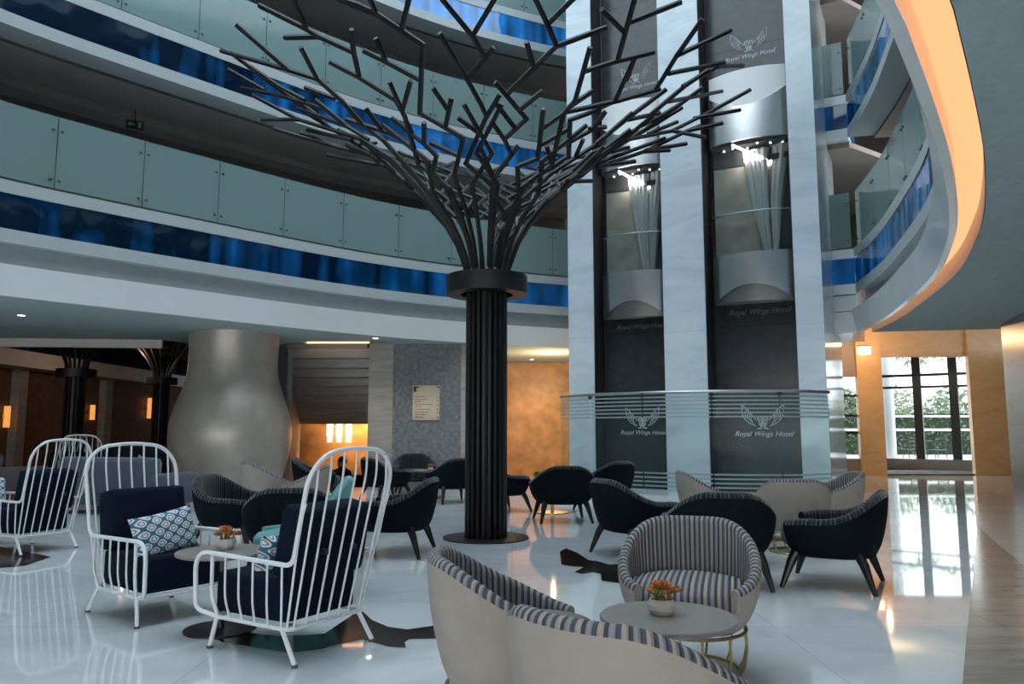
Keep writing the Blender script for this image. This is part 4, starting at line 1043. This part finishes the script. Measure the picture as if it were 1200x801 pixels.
def flower(x, y, z, label, s=1.0, green=False):
    t = thing('potted_succulent', label, 'plant', (x, y, z)); t.scale = (s,) * 3
    bm = BM(); lathe(bm, [(0, 0), (.028, 0), (.043, .016), (.045, .032), (.038, .048), (.033, .045), (.033, .036), (0, .036)], 12); obj('pot', bm, M['pot'], t, sharp=20)
    rp = random.Random(int(x * 100)); k = 0
    for q in range(9):
        a0 = q * 2.4; rr = .006 + .0050 * q; cx, cy, cz = rr * cos(a0), rr * sin(a0), .058 + .010 * rp.random() + (.018 if q < 3 else 0)
        bm = BM()
        for i in range(14):
            a = i * 2.399; e = .25 + .9 * i / 14; L_ = .018 + .020 * i / 14
            d = Vector((cos(a) * sin(e), sin(a) * sin(e), cos(e))); b_ = d.orthogonal().normalized(); c_ = d.cross(b_)
            o = Vector((cx, cy, cz)); tip = o + d * L_; w = .009
            v = [bm.verts.new(o), bm.verts.new(o + d * L_ * .6 + b_ * w), bm.verts.new(tip), bm.verts.new(o + d * L_ * .6 - b_ * w), bm.verts.new(o + d * L_ * .55 + c_ * w * .7), bm.verts.new(o + d * L_ * .55 - c_ * w * .5)]
            for f in ((0, 1, 4), (1, 2, 4), (2, 3, 4), (3, 0, 4), (0, 5, 1), (1, 5, 2), (2, 5, 3), (3, 5, 0)): bm.faces.new([v[j] for j in f])
        lathe(bm, [(.004, -.04), (.004, 0)], 5, (cx * .7, cy * .7, cz))
        obj('rosette', bm, M['petal_green'] if (green or q % 4 == 3) else M['petal'], t, smooth=False)
    return t
def table(label, x, y, z, r, m, stem='black', base_r=.2):
    t = thing('round_table', label, 'table', (x, y, 0))
    bm = BM(); lathe(bm, [(0, z - .022), (r - .012, z - .022), (r, z - .016), (r, z - .004), (r - .004, z), (0, z)], 48); obj('table_top', bm, m, t)
    sm = M['gold'] if stem == 'gold' else mat('dark_metal_base', (.035, .03, .028), .35, .6)
    bm = BM(); lathe(bm, [(0, .012), (.022, .012), (.022, z - .02), (.09, z - .021), (0, z - .022)], 16); obj('stem', bm, sm, t)
    bm = BM(); lathe(bm, [(0, 0), (base_r, 0), (base_r, .010), (.03, .016), (0, .016)], 40); obj('base', bm, sm, t)
    return t

def face(dx, dy): return atan2(-dx, dy)       # rotation that turns local +y towards (dx, dy)

# ---- front group: striped tub chairs
T2 = make_tub('cream striped tub chair facing us behind the nearest round table'); T2.location = (.90, 3.98, 0); T2.rotation_euler.z = face(-.22, -.75)
dup(T2, (.02, 3.10, 0), face(1, .12), 'cream striped tub chair seen from the side, left of the nearest round table')
dup(T2, (.355, 2.27, 0), face(.66, .75), 'cream suede tub chair seen from behind at the bottom edge, nearest of all')
table('small round taupe table between the three nearest striped tub chairs', .63, 3.17, .45, .275, M['table_top'], 'gold')
flower(.61, 3.20, .45, 'little pot of orange succulents on the nearest round table', 1.3)
# ---- middle group: light tubs by the guard rail
dup(T2, (2.78, 7.65, 0), face(.25, 1), 'cream suede tub chair turned away, in front of the lift guard rail')
dup(T2, (3.62, 8.75, 0), face(-1, .15), 'cream striped tub chair at the far right of the lift guard rail group')
dup(T2, (2.22, 8.75, 0), face(1, -.05), 'cream tub chair with sloping side, left of the table before the lifts')
table('round taupe table among the cream tub chairs before the lifts', 2.95, 8.45, .47, .33, M['table_top'], 'gold')
flower(2.98, 8.3, .47, 'small pot of orange succulents on the table before the lifts')
# ---- dark armchairs
D1 = make_dark('black wool armchair at the right, in side view facing left'); D1.location = (2.50, 6.08, 0); D1.rotation_euler.z = face(-.87, .5)
DG = None
dup(D1, (1.62, 6.12, 0), face(.08, 1), 'black wool armchair turned away, directly behind the facing striped tub chair')
dup(D1, (1.20, 7.45, 0), face(.9, .4), 'black wool armchair with striped inside, right of the metal tree')
table('round dark table hidden among the three black armchairs at right', 1.98, 7.0, .45, .33, M['table_top'])
dup(D1, (-1.14, 7.55, 0), face(-1, .12), 'black wool armchair in side view just left of the metal tree foot')
dup(D1, (-2.78, 7.85, 0), face(1, -.2), 'dark striped armchair left of the one turned away, before the bulging column')
dup(D1, (-1.82, 6.55, 0), face(-.1, 1), 'dark armchair turned away behind the teal chair and succulent table')
table('round table hidden among the dark armchairs left of the metal tree', -2.0, 7.75, .45, .30, M['table_top'])
dup(D1, (.66, 10.15, 0), face(-.12, 1), 'round-backed dark armchair turned away, right behind the metal tree')
dup(D1, (-.16, 11.4, 0), face(.9, .5), 'dark armchair half hidden behind the right side of the tree trunk')
dup(D1, (1.38, 11.5, 0), face(-.6, .8), 'dark teal-sided armchair beside the left end of the lift guard rail')
table('round table on a gold foot behind the round-backed dark armchair', .58, 11.15, .45, .33, M['table_top'], 'gold', .24)
flower(.36, 11.1, .45, 'green succulent pot on the table behind the tree trunk', 1.3, True)
dup(D1, (-2.12, 13.0, 0), face(.8, .6), 'small far armchair in side view below the travertine jamb')
dup(D1, (-1.80, 14.35, 0), face(.25, -1), 'far striped armchair facing us under the wall plaque')
dup(D1, (-.98, 12.7, 0), face(-.5, .85), 'far dark armchair just left of the metal tree trunk')
table('far round table with a succulent under the wall plaque', -1.42, 13.5, .48, .33, M['table_top'])
flower(-1.42, 13.4, .48, 'tiny orange succulent on the far table under the plaque', 1.1)
# grey tub pair by the bulging column
dup(T2, (-3.35, 10.6, 0), face(.8, .5), 'pale grey tub chair before the foot of the bulging column', scale=1.05)
dup(T2, (-2.75, 10.1, 0), face(-1, -.2), 'grey striped tub chair behind the dark armchairs at left')
# ---- teal chair
t = thing('shell_chair', 'teal upholstered chair behind the white wire chair nearest to us', 'chair', (-1.56, 5.72, 0), face(-.95, -.2))
tub(t, .36, .35, 2.3, lambda p: .46 + .38 * (1 - smooth(20, 105, abs(p) * 180 / pi)), .24, .72, .045, .44, 140, M['teal'], M['teal'], bulge=.8, lean=.03)
for sx in (-1, 1):
    for sy in (-1, 1):
        bm = BM(); tube(bm, [(sx * .18, sy * .18, .26), (sx * .25, sy * .25, 0)], [.02, .012], 8); obj('leg', bm, M['black_wood'], t)
# ---- white wire chairs
W1 = make_wire('white wire high-back chair with navy cushions nearest to us, seen from behind'); W1.location = (-1.27, 4.44, 0); W1.rotation_euler.z = face(-.85, .53)
dup(W1, (-2.32, 5.16, 0), face(.79, -.62), 'white wire high-back chair facing us with a patterned pillow on its navy seat')
dup(W1, (-4.88, 7.78, 0), face(-.92, .40), 'white wire high-back chair at the left edge, seen from behind')
dup(W1, (-5.62, 8.1, 0), face(.85, -.5), 'white wire chair cut by the left edge of the picture')
dup(W1, (-7.55, 13.6, 0), face(-.3, .9), 'far white wire chair in the hall right of the nearer dark tree')
dup(W1, (-8.4, 14.0, 0), face(-.9, .2), 'far white wire chair in the hall left of the nearer dark tree')
table('round grey table with a succulent between the two white wire chairs', -1.755, 4.735, .465, .275, M['table_top'], 'black', .21)
flower(-1.76, 4.78, .465, 'small pot of orange succulents on the table between white wire chairs', 1.35)
def pillow(label, x, y, z, rz, tilt, w=.44, h=.27, m=None, roll=0):
    o = obj('throw_pillow', pillow_bm(w, h, .13), m or M['ikat']); tag(o, label, 'pillow')
    o.matrix_world = Matrix.Translation((x, y, z)) @ Matrix.Rotation(rz, 4, 'Z') @ Matrix.Rotation(tilt, 4, 'X') @ Matrix.Rotation(roll, 4, 'Y')
    return o
a = face(.79, -.62)
pillow('teal and white patterned pillow on the white wire chair facing us', -2.27, 5.07, .525, a + .16, radians(14), .47, .28, None, .12)
a = face(-.85, .53)
pillow('patterned pillow seen edge-on in the nearest white wire chair', -1.33, 4.50, .475, a + .05, radians(16), .36, .27)
a = face(.85, -.5)
pillow('patterned pillow on the white wire chair cut by the left edge', -5.5, 8.03, .55, a, radians(14), .44, .28)
# ---- far lounge in the hall
def sofa(label, x, y, rz, w, m):
    t = thing('sofa', label, 'sofa', (x, y, 0), rz)
    bm = BM(); box(bm, (-w / 2, -.4, .12), (w / 2, .4, .40), None, .05); obj('seat', bm, m, t, sharp=60)
    bm = BM(); box(bm, (-w / 2, -.45, .3), (w / 2, -.25, .80), None, .08); obj('backrest', bm, m, t, sharp=60)
    for s in (-1, 1):
        bm = BM(); box(bm, (s * w / 2 - .09, -.42, .14), (s * w / 2 + .09, .42, .58), None, .07); obj('armrest', bm, m, t, sharp=60)
        for q in (-.3, .3): bm = BM(); tube(bm, [(s * (w / 2 - .08), q, .14), (s * (w / 2 - .06), q, 0)], .02, 8); obj('leg', bm, M['black_wood'], t)
    return t
slate = mat('slate_blue_cloth', (.06, .075, .11), .85, 0, .1, 8, sheen=.3); mauve = mat('mauve_cloth', (.15, .12, .15), .85, 0, .1, 8, sheen=.3)
sofa('slate blue sofa far back in the hall beside the bulging column', -8.6, 17.6, face(.3, -1), 1.9, slate)
sofa('mauve sofa far back in the hall behind the white wire chairs', -8.8, 13.0, face(.5, 1), 1.6, mauve)
sofa('low blue sofa right behind the white wire chair facing us', -5.6, 11.2, face(.3, 1), 1.7, slate)
pillow('pale beige pillow standing on the low blue sofa', -5.35, 11.25, .56, face(.3, 1), radians(16), .42, .42, mat('beige_linen', (.36, .31, .27), .9), .5)
table('low white console table far back beside the bulging column', -7.0, 16.6, .62, .42, M['table_top'])
# ---- seated guest under the stairs
def person(x, y, rz):
    t = thing('person', 'person in dark clothes seated by the amber wall behind the white wire chair', 'person', (x, y, 0), rz)
    me = bpy.data.meshes.new('body'); V = []; E_ = []; R = []
    def add(p, r, par=None):
        V.append(p); R.append(r)
        if par is not None: E_.append((par, len(V) - 1))
        return len(V) - 1
    pel = add((0, 0, .52), .15); ab = add((0, -.02, .70), .14, pel); ch = add((0, -.03, .90), .16, ab); nk = add((0, -.02, 1.06), .06, ch); hd = add((0, 0, 1.15), .085, nk); tp = add((0, 0, 1.26), .08, hd)
    add((0, .07, 1.17), .045, hd)
    for s in (-1, 1):
        sh = add((s * .17, -.03, .97), .07, ch); el = add((s * .25, .03, .70), .048, sh); wr = add((s * .16, .25, .60), .034, el)
        hn = add((s * .13, .32, .585), .035, wr)
        for k in range(4): f1 = add((s * (.15 - .02 * k), .37, .585), .011, hn); add((s * (.15 - .02 * k), .405, .57), .009, f1)
        add((s * .10, .345, .575), .011, hn)
        hp = add((s * .10, .05, .50), .10, pel); kn = add((s * .14, .42, .50), .07, hp); an = add((s * .14, .45, .10), .045, kn); add((s * .14, .57, .04), .04, an)
    me.from_pydata(V, E_, []); o = bpy.data.objects.new('body', me); COL.objects.link(o); o.parent = t
    md = o.modifiers.new('skin', 'SKIN'); md.use_smooth_shade = True
    for i, r in enumerate(R): me.skin_vertices[0].data[i].radius = (r, r)
    me.skin_vertices[0].data[0].use_root = True
    s = o.modifiers.new('sub', 'SUBSURF'); s.levels = 1; s.render_levels = 1
    me.materials.append(mat('dark_suit', (.018, .018, .022), .8))
    bm = BM(); bmesh.ops.create_uvsphere(bm, u_segments=16, v_segments=10, radius=.108)
    for v in bm.verts: v.co = Vector((v.co.x * .95, v.co.y - .025, max(v.co.z, -.05 - .3 * max(0, -v.co.y)) + 1.22)) if v.co.y < .05 or v.co.z > .05 else Vector((v.co.x * .8, v.co.y * .3, v.co.z * .5 + 1.24))
    obj('hair', bm, mat('dark_hair', (.01, .008, .007), .6), t)
    bm = BM(); box(bm, (-.06, .075, 1.10), (.06, .092, 1.20), None, .02); obj('face', bm, mat('skin', (.35, .2, .14), .6), t)
    return t
# ------------------------------------------------------------------ seated guest and the chair below
px = at_y(400, 540, 17.4).x
dup(D1, (px, 17.4, -.75), face(-.3, -1), 'dark armchair in the sunken stair well in which the guest sits')
o_ = person(px, 17.45, face(-.3, -1)); o_.location.z = -.75
dup(D1, (at_y(372, 560, 12.6).x, 12.6, 0), face(1, .2), 'dark armchair in the gloom left of the seated guest')

# ------------------------------------------------------------------ light: overcast sky through skylight and windows, warm lamps, added fill lights
w = bpy.data.worlds.new('sky'); scene.world = w; w.use_nodes = True
bg = w.node_tree.nodes['Background']; bg.inputs[0].default_value = (.95, .985, 1.0, 1); bg.inputs[1].default_value = 4.0
def lamp(kind, name, loc, energy, col, size=.1, rot=(0, 0, 0), **k):
    d = bpy.data.lights.new(name, kind); d.energy = energy; d.color = col
    if kind == 'AREA': d.size = size
    else: d.shadow_soft_size = size
    for a, b in k.items(): setattr(d, a, b)
    o = bpy.data.objects.new(name, d); COL.objects.link(o); o.location = loc; o.rotation_euler = rot; return o
WARMC = (1, .62, .32)
lamp('SPOT', 'downlight_beam', (at_z(623, 421, 2.9).x, at_z(623, 421, 2.9).y, 2.86), 60, WARMC, .05, spot_size=2.2, spot_blend=.8)
lamp('SPOT', 'downlight_beam', (at_z(440, 396, 2.9).x, at_z(440, 396, 2.9).y, 2.86), 30, (1, .85, .65), .05, spot_size=2.0, spot_blend=.8)
lamp('SPOT', 'downlight_beam', (at_z(25, 369, 2.9).x, at_z(25, 369, 2.9).y, 2.86), 30, (1, .9, .8), .05, spot_size=2.2, spot_blend=.8)
lamp('POINT', 'amber_wall_fill', (.9, 17.0, 2.3), 75, WARMC, .03)  # added fill without a fixture, spreads light over the amber wall
lamp('POINT', 'stair_fill', (-3.35, 19.75, 1.6), 150, (1, .55, .25), .03)  # added fill without a fixture, brightens the wall under the stairs
lamp('POINT', 'bay_fill', (8.95, 18.6, 3.3), 75, WARMC, .03)  # added fill without a fixture, brightens the honey pillars
lamp('POINT', 'hall_glow', (-11, 22, 3.2), 30, (1, .6, .4), .03)
